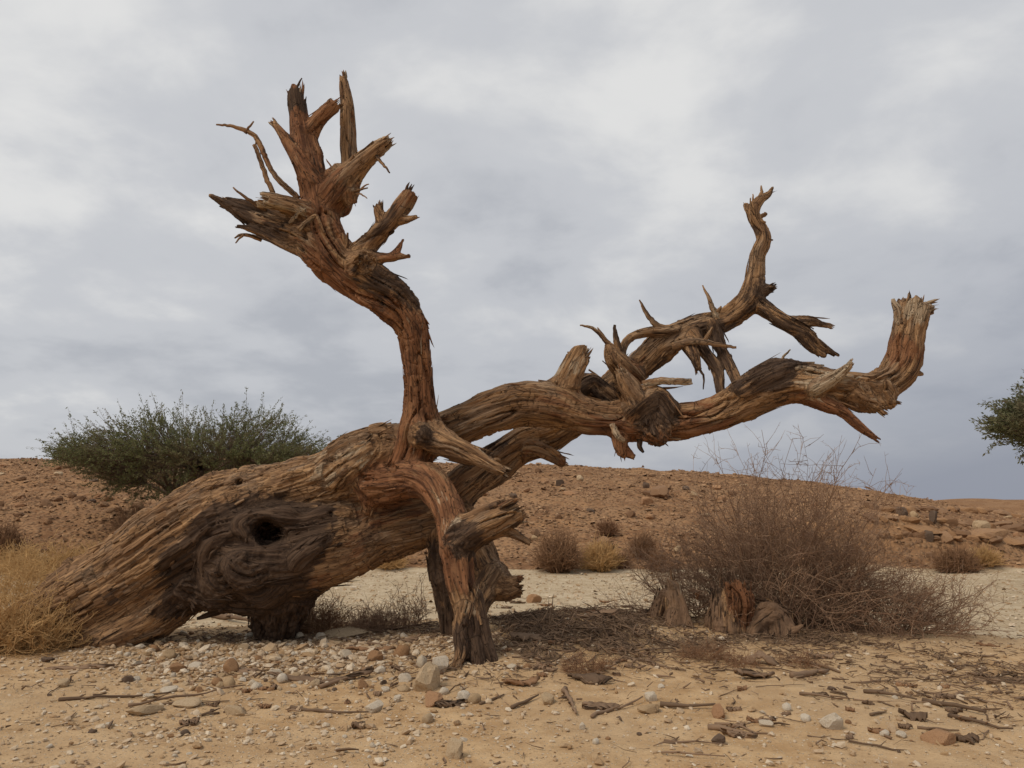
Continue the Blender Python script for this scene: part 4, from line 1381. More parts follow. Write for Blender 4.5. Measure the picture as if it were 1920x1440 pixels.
def rock(name, px, py, w, h, mat, shape='round', label='', group=None, cat='stone', depth=1.0, sink=0.25, lim=None):
    """a stone whose foot is at a photo pixel, w and h photo pixels large"""
    g = ground_at(px, py)
    return rock_at(name, g[0], g[1], w * mpp(px, py, g[1]), h * mpp(px, py, g[1]), mat, shape, label, group, cat, depth, sink)


def rock_at(name, x, y, w, h, mat, shape, label, group, cat='stone', depth=1.0, sink=0.25):
    k = sr.integers(0, 8)
    src = (ROUND if shape == 'round' else ANGLE)[k]
    key = (shape, int(k), mat.name)
    if key not in _mesh_mat:
        me = src.copy()
        me.materials.append(mat)
        _mesh_mat[key] = me
    z = tz(x, y + w * depth * 0.4)
    a = sr.uniform(0, 2 * math.pi)
    sc = (w / 2, w / 2 * depth * sr.uniform(0.7, 1.05), max(h / 2 * 1.25, 0.008))
    o = obj(name, _mesh_mat[key], None, None, (x, y + w * depth * 0.4, z + sc[2] * (1 - 2 * sink)), (sr.normal() * 0.12, sr.normal() * 0.12, a), sc)
    return tag(o, label, cat, group)


for px, py, w, h, mt, sh, lab in (
        (790, 1256, 27, 23, M_WHITE, 'round', 'smooth egg shaped white stone by the prop limb'),
        (822, 1266, 36, 42, M_WHITE, 'ang', 'pointed off white stone leaning at the prop foot'),
        (796, 1300, 62, 52, M_TAN, 'ang', 'large pyramid shaped tan stone half sunk in sand'),
        (808, 1326, 40, 26, M_RED, 'ang', 'split russet stone below the large tan stone'),
        (831, 1305, 22, 14, M_WHITE, 'round', 'small white stone between the tan stone and bark scraps'),
        (872, 1318, 34, 24, M_WHITE, 'ang', 'blocky pale stone beside bark scraps'),
        (889, 1322, 26, 18, M_TAN, 'round', 'rounded cream stone touching the blocky pale stone'),
        (698, 1338, 38, 24, M_WHITE, 'ang', 'faceted white stone alone on bare sand'),
        (800, 1358, 26, 20, M_TAN, 'round', 'rounded honey coloured stone on bare sand'),
        (850, 1426, 36, 36, M_TAN, 'ang', 'upright wedge of pale stone in the open sand'),
        (745, 1318, 20, 14, M_WHITE, 'ang', 'small chalky stone above the faceted white stone'),
        (276, 1312, 24, 10, M_WHITE, 'ang', 'flat white stone chip near a long thin stick'),
        (311, 1300, 36, 11, M_WHITE, 'ang', 'long flat white stone beside a thin stick'),
        (342, 1332, 56, 14, M_TAN, 'ang', 'flat cream slab on the sand under two thin sticks'),
        (256, 1346, 74, 18, M_TAN, 'ang', 'broad flat honey coloured slab sunk in sand'),
        (436, 1346, 46, 16, M_TAN, 'ang', 'low tan slab in the gravelly sand'),
        (526, 1283, 22, 18, M_WHITE, 'round', 'bright white pebble beside dark bark scraps'),
        (472, 1288, 17, 13, M_WHITE, 'round', 'small bright white pebble under dark twigs'),
        (428, 1266, 36, 30, M_BROWN, 'round', 'largest brown cobble in the gravel patch'),
        (426, 1290, 24, 20, M_TAN, 'round', 'rounded tan cobble below the largest brown cobble'),
        (403, 1289, 22, 15, M_BROWN, 'round', 'brown cobble touching the rounded tan cobble'),
        (312, 1238, 26, 20, M_TAN, 'round', 'sandy round cobble at the upper gravel edge'),
        (341, 1216, 20, 11, M_WHITE, 'round', 'white oval pebble under the trunk edge'),
        (291, 1212, 20, 14, M_TAN, 'ang', 'tan stone tucked under the leaning trunk'),
        (514, 1272, 26, 15, M_WHITE, 'ang', 'flat white stone above a bright white pebble'),
        (236, 1282, 20, 16, M_GREY, 'ang', 'small dark grey stone in the gravel'),
        (80, 1244, 28, 10, M_GREY, 'ang', 'flat dark stone near the straw coloured scrub'),
        (113, 1290, 28, 18, M_TAN, 'ang', 'pale tan stone below a dark bark strip'),
        (326, 1262, 40, 20, M_BROWN, 'ang', 'angular russet brown stone in the gravel patch'),
        (1566, 1375, 44, 30, M_WHITE, 'ang', 'largest chalk white stone among the litter'),
        (1514, 1356, 20, 14, M_WHITE, 'round', 'small white stone near the largest chalk white stone'),
        (1662, 1382, 20, 12, M_WHITE, 'round', 'oval white pebble of a pair on sand'),
        (1693, 1386, 22, 13, M_WHITE, 'ang', 'squarish white pebble of a pair on sand'),
        (1027, 1325, 34, 24, M_TAN, 'ang', 'square cream stone at the end of a stick'),
        (1222, 1316, 24, 20, M_WHITE, 'ang', 'grey white stone between two bark heaps'),
        (1351, 1350, 30, 26, M_RED, 'ang', 'orange red angular stone by a pale stick'),
        (1220, 1342, 44, 18, M_TAN, 'ang', 'flat sandy slab below the grey white stone'),
        (1000, 1131, 34, 20, M_RED, 'ang', 'flat orange stone on top of the litter mound'),
        (1541, 1170, 46, 32, M_BROWN, 'round', 'dusty brown boulder under the thorn bush'),
        (1772, 1398, 56, 28, M_RED, 'ang', 'flat orange slab beside dark litter'),
        (1350, 1398, 28, 18, M_GREY, 'ang', 'dark grey lump under a dark stick'),
        (1478, 1335, 18, 14, M_WHITE, 'round', 'white pebble above a russet scrap'),
        (1440, 1368, 30, 14, M_WHITE, 'ang', 'low pale stone partly covered by sand'),
        (1093, 1370, 18, 16, M_WHITE, 'ang', 'small upright white chip on the sand'),
        (640, 1196, 110, 12, M_TAN, 'ang', 'long flat tan slab by the dry scrub under the trunk'),
        (568, 1190, 40, 14, M_RED, 'ang', 'flat reddish slab at the foot of the burl')):
    rock('stone', px, py, w, h, mt, sh, lab)

REG = (  # photo region, number, mean size px, label by colour, group
    ('gravel', 230, 760, 1190, 1302, 190, 16, 'lying in the gravel patch below the trunk', 'gravel patch stones'),
    ('sand', 20, 900, 1290, 1425, 36, 11, 'scattered on the sand in front of the gravel patch', 'stones on the front sand'),
    ('litter', 930, 1850, 1250, 1420, 34, 11, 'scattered among the bark litter on sand', 'stones among the litter'))
_used = []
for key, x0, x1, y0, y1, n, ms, where, grp in REG:
    made = 0
    while made < n:
        px, py = sr.uniform(x0, x1), sr.uniform(y0, y1)
        w = ms * float(np.clip(sr.lognormal(0, 0.38), 0.62, 2.2))
        if any(abs(px - a) < (w + c) * 0.5 and abs(py - b) < (w + c) * 0.3 for a, b, c in _used):
            continue
        _used.append((px, py, w))
        c = sr.random()
        mt, cn = (M_WHITE, 'white') if c < 0.42 else (M_TAN, 'tan') if c < 0.76 else (M_BROWN, 'brown') if c < 0.94 else (M_GREY, 'dark grey')
        ang = sr.random() < 0.5
        hr = sr.uniform(0.4, 0.75)
        desc = f"{'larger' if w > ms * 1.2 else 'tiny' if w < ms * 0.8 else 'small'} {'flat' if hr < 0.55 else 'thick'} {'angular' if ang else 'rounded'} {cn}"
        rock('stone', px, py, w, w * hr, mt, 'ang' if ang else 'round', f'{desc} stone {where}', f'{desc} {grp}', sink=0.36)
        made += 1


OCV = np.array([(1, 0, 0), (0, 1, 0), (-1, 0, 0), (0, -1, 0), (.5, .4, .8), (-.45, -.5, .85)], np.float32)
OCF = np.array([(0, 1, 4), (1, 2, 4), (2, 5, 4), (2, 3, 5), (3, 0, 5), (0, 4, 5)])


def pebble_mesh(name, X, Y, S, flat=0.55, sink=0.2, simple=False):
    """many 20-sided pebbles as one mesh"""
    n = len(X)
    Z = terrain(X, Y)[0]
    BV, BF = (OCV, OCF) if simple else (IV0.astype(np.float32), IF0)
    P = np.repeat(BV[None], n, 0)
    P *= sr.uniform(0.65, 1.3, (n, len(BV), 1)).astype(np.float32)
    if simple:
        P[..., 2] -= 0.35
    sc = np.stack([S, S * sr.uniform(0.55, 1.0, n), S * flat * sr.uniform(0.6, 1.2, n)], 1)
    P *= sc[:, None, :]
    a = sr.uniform(0, 2 * math.pi, n)
    tl = sr.normal(0, 0.25, n)
    ca, sa = np.cos(a)[:, None], np.sin(a)[:, None]
    x, y, z = P[..., 0], P[..., 1], P[..., 2]
    z2 = z + x * tl[:, None]
    P = np.stack([x * ca - y * sa + X[:, None], x * sa + y * ca + Y[:, None], z2 + (Z + sc[:, 2] * (1 - 2 * sink))[:, None]], -1)
    F = (BF[None] + (np.arange(n) * len(BV))[:, None, None]).reshape(-1, 3)
    return mesh_np(name, P.reshape(-1, 3), None, F, False, {'val': np.repeat(sr.random(n) ** 1.3, len(BV))})


def scatter_gravel():
    n = 95000
    X = sr.uniform(-7, 7, n)
    Y = sr.uniform(3.6, 9.6, n)
    P = np.stack([X, Y, 0 * X], 1)
    nz = fbm(P * 0.8, 3)
    dens = 0.10 + 0.25 * np.clip(nz, 0, 1)
    dens += 1.6 * np.exp(-((X + 2.1) / 1.8) ** 2 - ((Y - 7.5) / 0.75) ** 2)
    dens += 0.45 * np.exp(-((X + 1.8) / 1.8) ** 2 - ((Y - 5.3) / 0.9) ** 2)
    dens += 0.15 * np.exp(-((X - 0.6) / 2.5) ** 2 - ((Y - 4.7) / 0.8) ** 2)
    keep = (sr.random(n) < dens) & (np.abs(X) < Y * 0.72)
    X, Y = X[keep], Y[keep]
    S = np.clip(0.0085 * sr.lognormal(0, 0.55, len(X)), 0.004, 0.036)
    S *= 1 + 1.0 * np.exp(-((X + 2.1) / 1.8) ** 2 - ((Y - 7.5) / 0.75) ** 2)
    tiny = S < 0.014
    o = obj('pebbles', pebble_mesh('pebbles', X[~tiny], Y[~tiny], S[~tiny]), M_PEBBLE)
    tag(o, 'countless pale pebbles around the larger stones', 'pebbles', kind='stuff')
    o = obj('gravel', pebble_mesh('gravel', X[tiny], Y[tiny], S[tiny], simple=True), M_PEBBLE)
    tag(o, 'fine gravel and pebbles strewn over the sand', 'gravel', kind='stuff')
    n = 20000
    X = sr.uniform(-14, 14, n)
    Y = sr.uniform(9.8, 19, n)
    keep = np.abs(X) < Y * 0.74
    X, Y = X[keep], Y[keep]
    S = np.clip(0.016 * sr.lognormal(0, 0.55, len(X)), 0.006, 0.07)
    o = obj('wash_gravel', pebble_mesh('wash_gravel', X, Y, S, simple=True), M_PEBBLE)
    tag(o, 'pale gravel covering the dry wash', 'gravel', kind='stuff')


scatter_gravel()


def scatter_rubble():
    n = 60000
    Y = sr.uniform(18, 46, n)
    X = sr.uniform(-1, 1, n) * Y * 0.78
    H = terrain(X, Y)[1]
    P = np.stack([X, Y, 0 * X], 1)
    dens = np.clip(0.55 + 0.7 * fbm(P * 0.35 + 3, 3), 0.08, 1)
    keep = (H > 0.5) & (sr.random(n) < dens)
    X, Y = X[keep], Y[keep]
    S = np.clip(0.042 * sr.lognormal(0, 0.55, len(X)), 0.02, 0.26)
    S *= np.where(X * 20 / Y > 6, 0.85, 1.0)
    app = S / Y
    big = np.argsort(-app)[:260]
    small = np.ones(len(X), bool)
    small[big] = False
    o = obj('rubble', pebble_mesh('rubble', X[small], Y[small], S[small], 0.6, simple=True), M_RUBBLE)
    tag(o, 'brown stone rubble covering the hillside', 'rubble', kind='stuff')
    for i in big:
        side = 'slope by the green acacia' if X[i] < -9 else 'open slope behind the fallen tree' if X[i] < 7 else 'slope above the cut bank'
        c = sr.random()
        mt, cn = (M_HILLROCK, 'brown') if c < 0.5 else (M_TAN, 'tan') if c < 0.62 else (M_GREY, 'dark') if c < 0.68 else (M_RED, 'russet')
        fl = sr.random()
        hh, fn = (0.7, 'flat') if fl < 0.35 else (1.2, 'blocky') if fl < 0.75 else (1.5, 'upright')
        sz = 'large ' if S[i] > 0.17 else ''
        up = 'upper' if Y[i] > 30 else 'lower'
        rock_at('rock', float(X[i]), float(Y[i]), float(S[i] * 2), float(S[i] * hh), mt, 'ang', f'{sz}{fn} {cn} rock on the {up} {side}', f'{sz}{fn} {cn} rocks on the {up} {side}', 'rock', 1.0, 0.25)


scatter_rubble()

# ledges and blocks of the cut bank on the right
for px, py, w, h, mt, lab in (
        (1846, 998, 34, 24, M_TAN, 'cream coloured block resting on the bank'),
        (1868, 1016, 130, 18, M_BROWN, 'long overhanging ledge of dark brown rock in the bank'),
        (1742, 1014, 100, 14, M_BROWN, 'shorter brown ledge nearer the thorn bush'),
        (1755, 985, 30, 26, M_GREY, 'dark rock set in the bank'),
        (1745, 1022, 18, 20, M_GREY, 'small dark rock low on the bank'),
        (1240, 935, 60, 26, M_HILLROCK, 'biggest reddish outcrop block on the open slope'),
        (1212, 916, 14, 12, M_GREY, 'small black rock above the reddish outcrop'),
        (1050, 912, 18, 12, M_GREY, 'single dark rock high on the open slope')):
    rock('rock', px, py, w, h, mt, 'ang', lab, None, 'rock', 0.6, 0.22)

# ------------------------------------------------------------------ plants
pr = np.random.default_rng(909)


def curve(p0, d, ln, n, droop=0.0, wander=0.2, up=0.0):
    """a wandering stem: n points from p0 along d"""
    P = [np.asarray(p0, float)]
    d = np.asarray(d, float) / np.linalg.norm(d)
    st = ln / (n - 1)
    for _ in range(n - 1):
        d = d + pr.normal(size=3) * wander * 0.5 + np.array([0, 0, up - droop]) * 0.5
        d /= np.linalg.norm(d)
        P.append(P[-1] + d * st)
    return np.array(P)


def side_dirs(P, t):
    i = int(np.clip(t * (len(P) - 1), 0, len(P) - 2))
    f = t * (len(P) - 1) - i
    return P[i] * (1 - f) + P[i + 1] * f, (P[i + 1] - P[i]) / (np.linalg.norm(P[i + 1] - P[i]) + 1e-9)


def shrub(name, label, cat, x, y, height, width, stems, twigs, mat, r0=0.006, spread=1.0, base=0.12, wander=0.25, droop=0.02, twl=(0.12, 0.35), tw_r=0.0022, spikes=0, lean=(0, 0), group=None, depth=0.8, zmin=0.03, seg=7):
    """a dry shrub: stems fanning from a base, twigs and (when thorny) spikes on them"""
    z = tz(x, y)
    root = empty(name, (x, y, z))
    tag(root, label, cat, group)
    off = np.array([x, y, z])
    st, tw = Tubes(), []
    for _ in range(stems):
        a = pr.uniform(0, 2 * math.pi)
        e = spread * math.sqrt(pr.uniform(0, 1))                   # 0 upright .. 1 flat
        h = height * pr.uniform(0.55, 1.0) * (1 - 0.35 * e * e)
        tip = np.array([math.cos(a) * width / 2 * e + lean[0] * pr.uniform(0.3, 1), math.sin(a) * width / 2 * e * depth + lean[1], h * max(0.15, 1 - 0.72 * e * e)])
        p0 = np.array([math.cos(a) * base * pr.random(), math.sin(a) * base * pr.random(), -0.03])
        ln = np.linalg.norm(tip - p0)
        P = curve(p0, tip - p0 + np.array([0, 0, 0.35 * ln * e]), ln * 1.08, seg, droop + 0.10 * e, wander)
        P[1:, 2] = np.maximum(P[1:, 2], zmin)
        r = r0 * pr.uniform(0.6, 1.2)
        st.add(P, np.linspace(r, r * 0.35, len(P)), 3, pr.random())
        for _ in range(twigs):
            t = pr.uniform(0.25, 1.0)
            c, d = side_dirs(P, t)
            dd = d * 0.7 + pr.normal(size=3) * 0.75 + np.array([0, 0, 0.25])
            L2 = pr.uniform(*twl)
            Q = curve(c, dd, L2, 4, 0.03, wander * 1.3)
            Q[:, 2] = np.maximum(Q[:, 2], zmin)
            v = pr.random()
            for k in range(3):
                tw.append((Q[k], Q[k + 1], tw_r * (1.15 - 0.2 * k), v))
            for _ in range(spikes):
                k = pr.integers(0, 3)
                c2 = Q[k] + (Q[k + 1] - Q[k]) * pr.random()
                s = pr.normal(size=3)
                tw.append((c2, c2 + s / np.linalg.norm(s) * pr.uniform(0.02, 0.07), tw_r * 0.75, v))
    o = obj('stem_cluster', st.mesh('stem_cluster'), mat, root)
    o['kind'] = 'stuff'
    if tw:
        V, Qd, T, _ = straight_tubes([t[0] for t in tw], [t[1] for t in tw], [t[2] for t in tw], simple=True)
        me = mesh_np('twig_mass', V, Qd, T, True, {'val': np.repeat([t[3] for t in tw], 6)})
        o = obj('twig_mass', me, mat, root)
        o['kind'] = 'stuff'
    return root


def shrub_px(name, label, cat, px, py, wpx, hpx, *a, **k):
    g = ground_at(px, py)
    s = mpp(px, py, g[1])
    return shrub(name, label, cat, g[0], g[1], hpx * s, wpx * s, *a, **k)


# the big thorn bush: an upright middle, a sprawling low skirt and a long arching runner
g_ = ground_at(1490, 1178)
shrub('thorn_bush', 'large tangled bare thorn bush behind the stumps', 'bush', g_[0] + 0.0, g_[1] + 0.45, 2.25, 3.9, 300, 13, M_THORN, r0=0.0072, spread=1.0, base=0.9, wander=0.48, droop=0.0, twl=(0.15, 0.55), tw_r=0.0026, spikes=2, depth=0.55, seg=9)
shrub('thorn_bush', 'low sprawling dead thorn bush spilling over pale sand', 'bush', g_[0] + 1.15, g_[1] + 0.15, 0.75, 2.6, 140, 12, M_THORN, r0=0.0075, spread=1.0, base=0.6, wander=0.45, droop=0.04, twl=(0.12, 0.45), tw_r=0.0026, spikes=2, depth=0.5, lean=(0.15, 0), seg=9)
shrub('thorn_bush', 'sparse arching thorn runners behind the smooth stump', 'bush', g_[0] - 1.15, g_[1] + 0.55, 1.05, 2.0, 34, 9, M_THORN, r0=0.0075, spread=1.0, base=0.3, wander=0.28, droop=0.06, twl=(0.12, 0.40), tw_r=0.0026, spikes=2, depth=0.5, lean=(-0.25, 0), seg=9)
shrub_px('thorn_seedling', 'tiny bare thorn sprig on the hill crest line', 'bush', 1690, 965, 70, 62, 5, 6, M_THORN, r0=0.008, spread=0.5, twl=(0.15, 0.4), tw_r=0.006, spikes=1)

shrub('thorn_bush', 'tall thin bare shoots rising out of the thorn bush', 'bush', g_[0] + 0.1, g_[1] + 0.5, 2.4, 2.9, 170, 13, M_THORN, r0=0.007, spread=0.8, base=0.7, wander=0.42, droop=-0.02, twl=(0.15, 0.5), tw_r=0.003, spikes=2, depth=0.6, seg=9)

# straw-coloured scrub at the left edge of the trunk
for px, py, w, h, n, lab in ((40, 1222, 250, 150, 170, 'dense straw coloured scrub covering the trunk base'),
                             (140, 1200, 200, 105, 120, 'straw coloured tangle in front of the leaning trunk'),
                             (20, 1130, 260, 110, 120, 'pale yellow scrub behind the trunk base')):
    shrub_px('dry_scrub', lab, 'scrub', px, py, w, h, n, 14, M_STRAW, r0=0.005, spread=1.0, base=0.35, wander=0.45, droop=0.02, twl=(0.08, 0.28), tw_r=0.0034, spikes=1, depth=0.6)
for px, py, w, h, n, lab in ((90, 1085, 190, 75, 90, 'wide pale straw patch at the hill foot'),
                             (210, 1070, 160, 60, 80, 'low straw patch beside the leaning trunk'),
                             (30, 1075, 120, 60, 60, 'faded straw clump below the dark brush')):
    shrub_px('straw_clump', lab, 'scrub', px, py, w, h, n, 14, M_STRAW, seg=5, r0=0.008, spread=1.0, base=0.7, wander=0.4, twl=(0.15, 0.4), tw_r=0.006, depth=0.6)

# brush of the far bank of the wash
for px, py, w, h, n, mt, lab in (
        (1048, 1074, 105, 88, 190, M_BRUSH, 'round red brown brush at the far side of the wash'),
        (1126, 1070, 82, 58, 150, M_STRAW, 'golden tan brush beside the red brown one'),
        (1165, 1064, 26, 20, 50, M_BRUSH, 'tiny dark tuft beside the golden brush'),
        (1140, 1004, 34, 22, 70, M_RUST, 'small rusty tuft up on the slope'),
        (1205, 1045, 56, 46, 90, M_BRUSH, 'greyish brown brush seen through the thorn bush'),
        (1240, 1070, 44, 34, 60, M_BRUSH, 'low brown brush at the edge behind the thorn bush'),
        (250, 1020, 100, 78, 130, M_BRUSH, 'upright dark brown brush behind the leaning trunk'),
        (4, 1045, 80, 68, 120, M_BRUSH, 'dark based brush near the straw clump on the slope'),
        (1795, 1074, 95, 48, 140, M_BRUSH, 'brown brush below the cut bank'),
        (1850, 1062, 48, 26, 60, M_STRAW, 'small tan brush under the overhanging ledge'),
        (730, 1066, 60, 22, 60, M_STRAW, 'low straw tuft seen under the trunk')):
    shrub_px('brush', lab, 'bush', px, py, w, h, n, 10, mt, seg=5, r0=0.012, spread=0.92, base=0.25, wander=0.22, twl=(0.12, 0.38), tw_r=0.0062, depth=0.8)

# scrub around the trunk's underside
for px, py, w, h, n, mt, lab in (
        (600, 1184, 150, 72, 100, M_BRUSH, 'dark brown dry scrub under the trunk beside the root foot'),
        (690, 1186, 90, 52, 60, M_THORN, 'tangled dry scrub at the edge of the litter'),
        (770, 1176, 70, 90, 26, M_THORN, 'thin bare twiggy plant between trunk and prop limb'),
        (735, 1180, 60, 70, 18, M_THORN, 'sparse bare sprig under the trunk')):
    shrub_px('dry_scrub', lab, 'scrub', px, py, w, h, n, 9, mt, r0=0.0042, spread=1.0, base=0.2, wander=0.4, twl=(0.06, 0.25), tw_r=0.0026, spikes=1, depth=0.6)
for px, py, w, h, n, lab in ((1320, 1236, 110, 34, 130, 'rusty flattened grass tuft in front of the stumps'),
                             (1395, 1250, 80, 20, 60, 'low rusty wisp beside the dark bark log'),
                             (1100, 1262, 90, 42, 110, 'rusty grass tuft at the edge of the litter mound'),
                             (1500, 1250, 90, 26, 70, 'flat rusty wisp near a curved dark root')):
    shrub_px('grass_tuft', lab, 'grass tuft', px, py, w * 1.15, h * 0.85, int(n * 0.6), 5, M_RUST, r0=0.0022, spread=1.0, base=0.16, wander=0.35, twl=(0.05, 0.16), tw_r=0.0016, depth=0.7, zmin=0.012)


def leafy(P0, D, ln, n, size, rs):
    """leaflets along twigs: arrays of small quads"""
    m = len(P0)
    t = rs.uniform(0.1, 1.0, (m, n))
    D = D / np.linalg.norm(D, axis=1)[:, None]
    C = P0[:, None, :] + D[:, None, :] * (t * ln[:, None])[..., None] + rs.normal(size=(m, n, 3)) * (0.035 * size / 0.05)
    C = C.reshape(-1, 3)
    k = len(C)
    a = rs.normal(size=(k, 3)) + np.repeat(D, n, 0) * 1.2
    a /= np.linalg.norm(a, axis=1)[:, None]
    b = np.cross(a, rs.normal(size=(k, 3)))
    b /= np.linalg.norm(b, axis=1)[:, None]
    s = size * rs.uniform(0.6, 1.3, k)
    a *= s[:, None]
    b *= (s * 0.34)[:, None]
    V = np.stack([C - a, C + b, C + a, C - b], 1).reshape(-1, 3)
    Q = np.arange(4 * k).reshape(-1, 4)
    return V, Q, np.repeat(rs.random(k), 4)


def acacia(label, x, y, ctr, half, top, bottom, ntw, nleaf, lsize, twl, mat, seed, trunk_r=0.13, lean=(0.0, 0.0), fork_h=0.9, dep=0.8):
    """flat-crowned thorn tree: trunk, limbs, a crown of twigs set with leaflets; ctr is the crown centre (x, z)"""
    rs = np.random.default_rng(seed)
    z = tz(x, y)
    root = empty('acacia_tree', (x, y, z))
    tag(root, label, 'tree')
    cx, cz = ctr[0] - x, ctr[1] - z
    wood = Tubes()
    fork = np.array([lean[0], lean[1], fork_h])
    P = curve((0, 0, -0.1), fork, np.linalg.norm(fork) + 0.1, 6, 0, 0.12)
    fork = P[-1]
    wood.add(P, np.linspace(trunk_r, trunk_r * 0.75, 6), 8, 0.4)
    me = wood.mesh('trunk')
    obj('trunk', me, M_ACBARK, root)
    # crown points in a lens that is flat below and ragged above
    def lens(n):
        out = []
        while len(out) < n:
            u = rs.uniform(-1, 1, 3)
            r = math.hypot(u[0], u[1])
            lob = 0.84 + 0.16 * math.sin(8.5 * u[0] + 4.2 + 1.5 * u[1]) + 0.10 * math.sin(3.1 * u[0] + 4 * u[1])
            if r > 1:
                continue
            h = (1 - r ** 2.2)
            lo, hi = -bottom * (0.35 + 0.65 * h) + 0.35 * bottom * r, top * h ** 0.55 * lob
            zz = lo + (hi - lo) * (0.5 + 0.5 * u[2])
            if rs.random() < 0.25 + 0.75 * max(r, abs(u[2])):
                out.append((u[0] * half, u[1] * half * dep, zz))
        return np.array(out)
    C = lens(ntw)
    ctrs = C + np.array([cx, 0, cz])
    limbs = Tubes()
    hubs = lens(26) * 0.62 + np.array([cx, 0, cz - 0.2])
    for hb in hubs:
        d = hb - fork
        L = np.linalg.norm(d)
        P = curve(fork, d + np.array([0, 0, 0.25 * L]), L * 1.05, 7, 0.05, 0.16)
        P += np.linspace(0, 1, 7)[:, None] * (hb - P[-1])
        limbs.add(P, np.linspace(trunk_r * 0.5, 0.018, 7), 5, rs.random())
    o = obj('limb_frame', limbs.mesh('limb_frame'), M_ACBARK, root)
    o['kind'] = 'stuff'
    # twigs from the nearest hub outward
    dist = ((ctrs[:, None, :] - hubs[None]) ** 2).sum(2)
    near = hubs[dist.argmin(1)]
    D = (ctrs - near) / (np.linalg.norm(ctrs - near, axis=1)[:, None] + 1e-6)
    D = D * 0.6 + (ctrs - np.array([cx, 0, cz - 0.5 * bottom])) / half * 1.0 + rs.normal(size=D.shape) * 0.50 + np.array([0, 0, 0.12])
    D /= np.linalg.norm(D, axis=1)[:, None]
    ln = twl[0] + (twl[1] - twl[0]) * rs.random(len(ctrs)) ** 1.8
    crown = empty('crown', (0, 0, 0))
    crown.parent = root
    V, Q, T, val = straight_tubes(ctrs - D * (ln * 0.3)[:, None], ctrs + D * ln[:, None], np.full(len(ctrs), 0.009 * lsize / 0.05), 0.05, rs)
    V2, Q2, T2, val2 = straight_tubes(near, ctrs, np.full(len(ctrs), 0.010), 0.10, rs)
    me = mesh_np('twig_mass', np.vstack([V, V2]), np.vstack([Q, Q2 + len(V)]), np.vstack([T, T2 + len(V)]), True, {'val': np.concatenate([val, val2])})
    o = obj('twig_mass', me, M_ACBARK, crown)
    o['kind'] = 'stuff'
    Vl, Ql, vl = leafy(ctrs - D * (ln * 0.1)[:, None], D, ln * 1.08, nleaf, lsize, rs)
    o = obj('leaf_mass', mesh_np('leaf_mass', Vl, Ql, None, False, {'val': vl}), mat, crown)
    o['kind'] = 'stuff'
    return root


YA = 22.0
pa = at(350, 900, YA)
ca = at(378, 866, YA)
acacia('broad green thorny acacia beyond the leaning trunk', pa[0], YA, (ca[0], ca[2]), 238 * mpp(365, 868, YA), 88 * mpp(365, 868, YA), 88 * mpp(365, 868, YA), 2600, 34, 0.034, (0.35, 1.05), M_ACLEAF, 41, 0.14, (-0.35, 0), 1.0)
YB = 14.0
pb = at(2140, 900, YB)
cb = at(2098, 800, YB)
acacia('feathery grey green acacia with its crown reaching into view', pb[0], YB, (cb[0], cb[2]), 200 * mpp(2035, 800, YB), 115 * mpp(2035, 800, YB), 100 * mpp(2035, 800, YB), 1500, 34, 0.042, (0.25, 0.6), M_ACLEAF2, 43, 0.12, (-0.2, 0), 1.2)

# ------------------------------------------------------------------ sticks, bark and fine litter
lr = np.random.default_rng(313)


def stick(p0, p1, r, label, group=None, mat=M_STICK, knobs=2, wob=0.05):
    """a dead stick on the ground between two ground points"""
    a, b = np.asarray(p0, float), np.asarray(p1, float)
    L = np.linalg.norm(b - a)
    n = max(5, int(L / 0.07))
    t = np.linspace(0, 1, n)[:, None]
    side = np.cross((b - a) / L, [0, 0, 1])
    wv = np.cumsum(lr.normal(size=n)) * wob * L / n ** 0.5
    wv -= np.linspace(wv[0], wv[-1], n)
    P = a * (1 - t) + b * t + side * wv[:, None]
    g = terrain(P[:, 0], P[:, 1])[0]
    P[:, 2] = g + r * 0.6 + np.abs(np.cumsum(lr.normal(size=n)) * 0.006)
    tb = Tubes()
    R = r * (1 - 0.6 * t[:, 0]) * lr.uniform(0.8, 1.2, n)
    tb.add(P, R, 6, lr.random())
    for _ in range(knobs):
        k = lr.integers(1, n - 1)
        d = (b - a) / L * 0.8 + side * lr.choice((-1, 1)) * lr.uniform(0.4, 1) + np.array([0, 0, lr.uniform(0.05, 0.6)])
        Q = np.array([P[k], P[k] + d * L * 0.06, P[k] + d * L * 0.12 + lr.normal(size=3) * 0.01])
        tb.add(Q, [R[k] * 0.7, R[k] * 0.5, R[k] * 0.2], 4, lr.random())
    o = obj('stick', tb.mesh('stick', (a[0], a[1], g[0])), mat, None, (a[0], a[1], float(g[0])))
    return tag(o, label, 'stick', group)


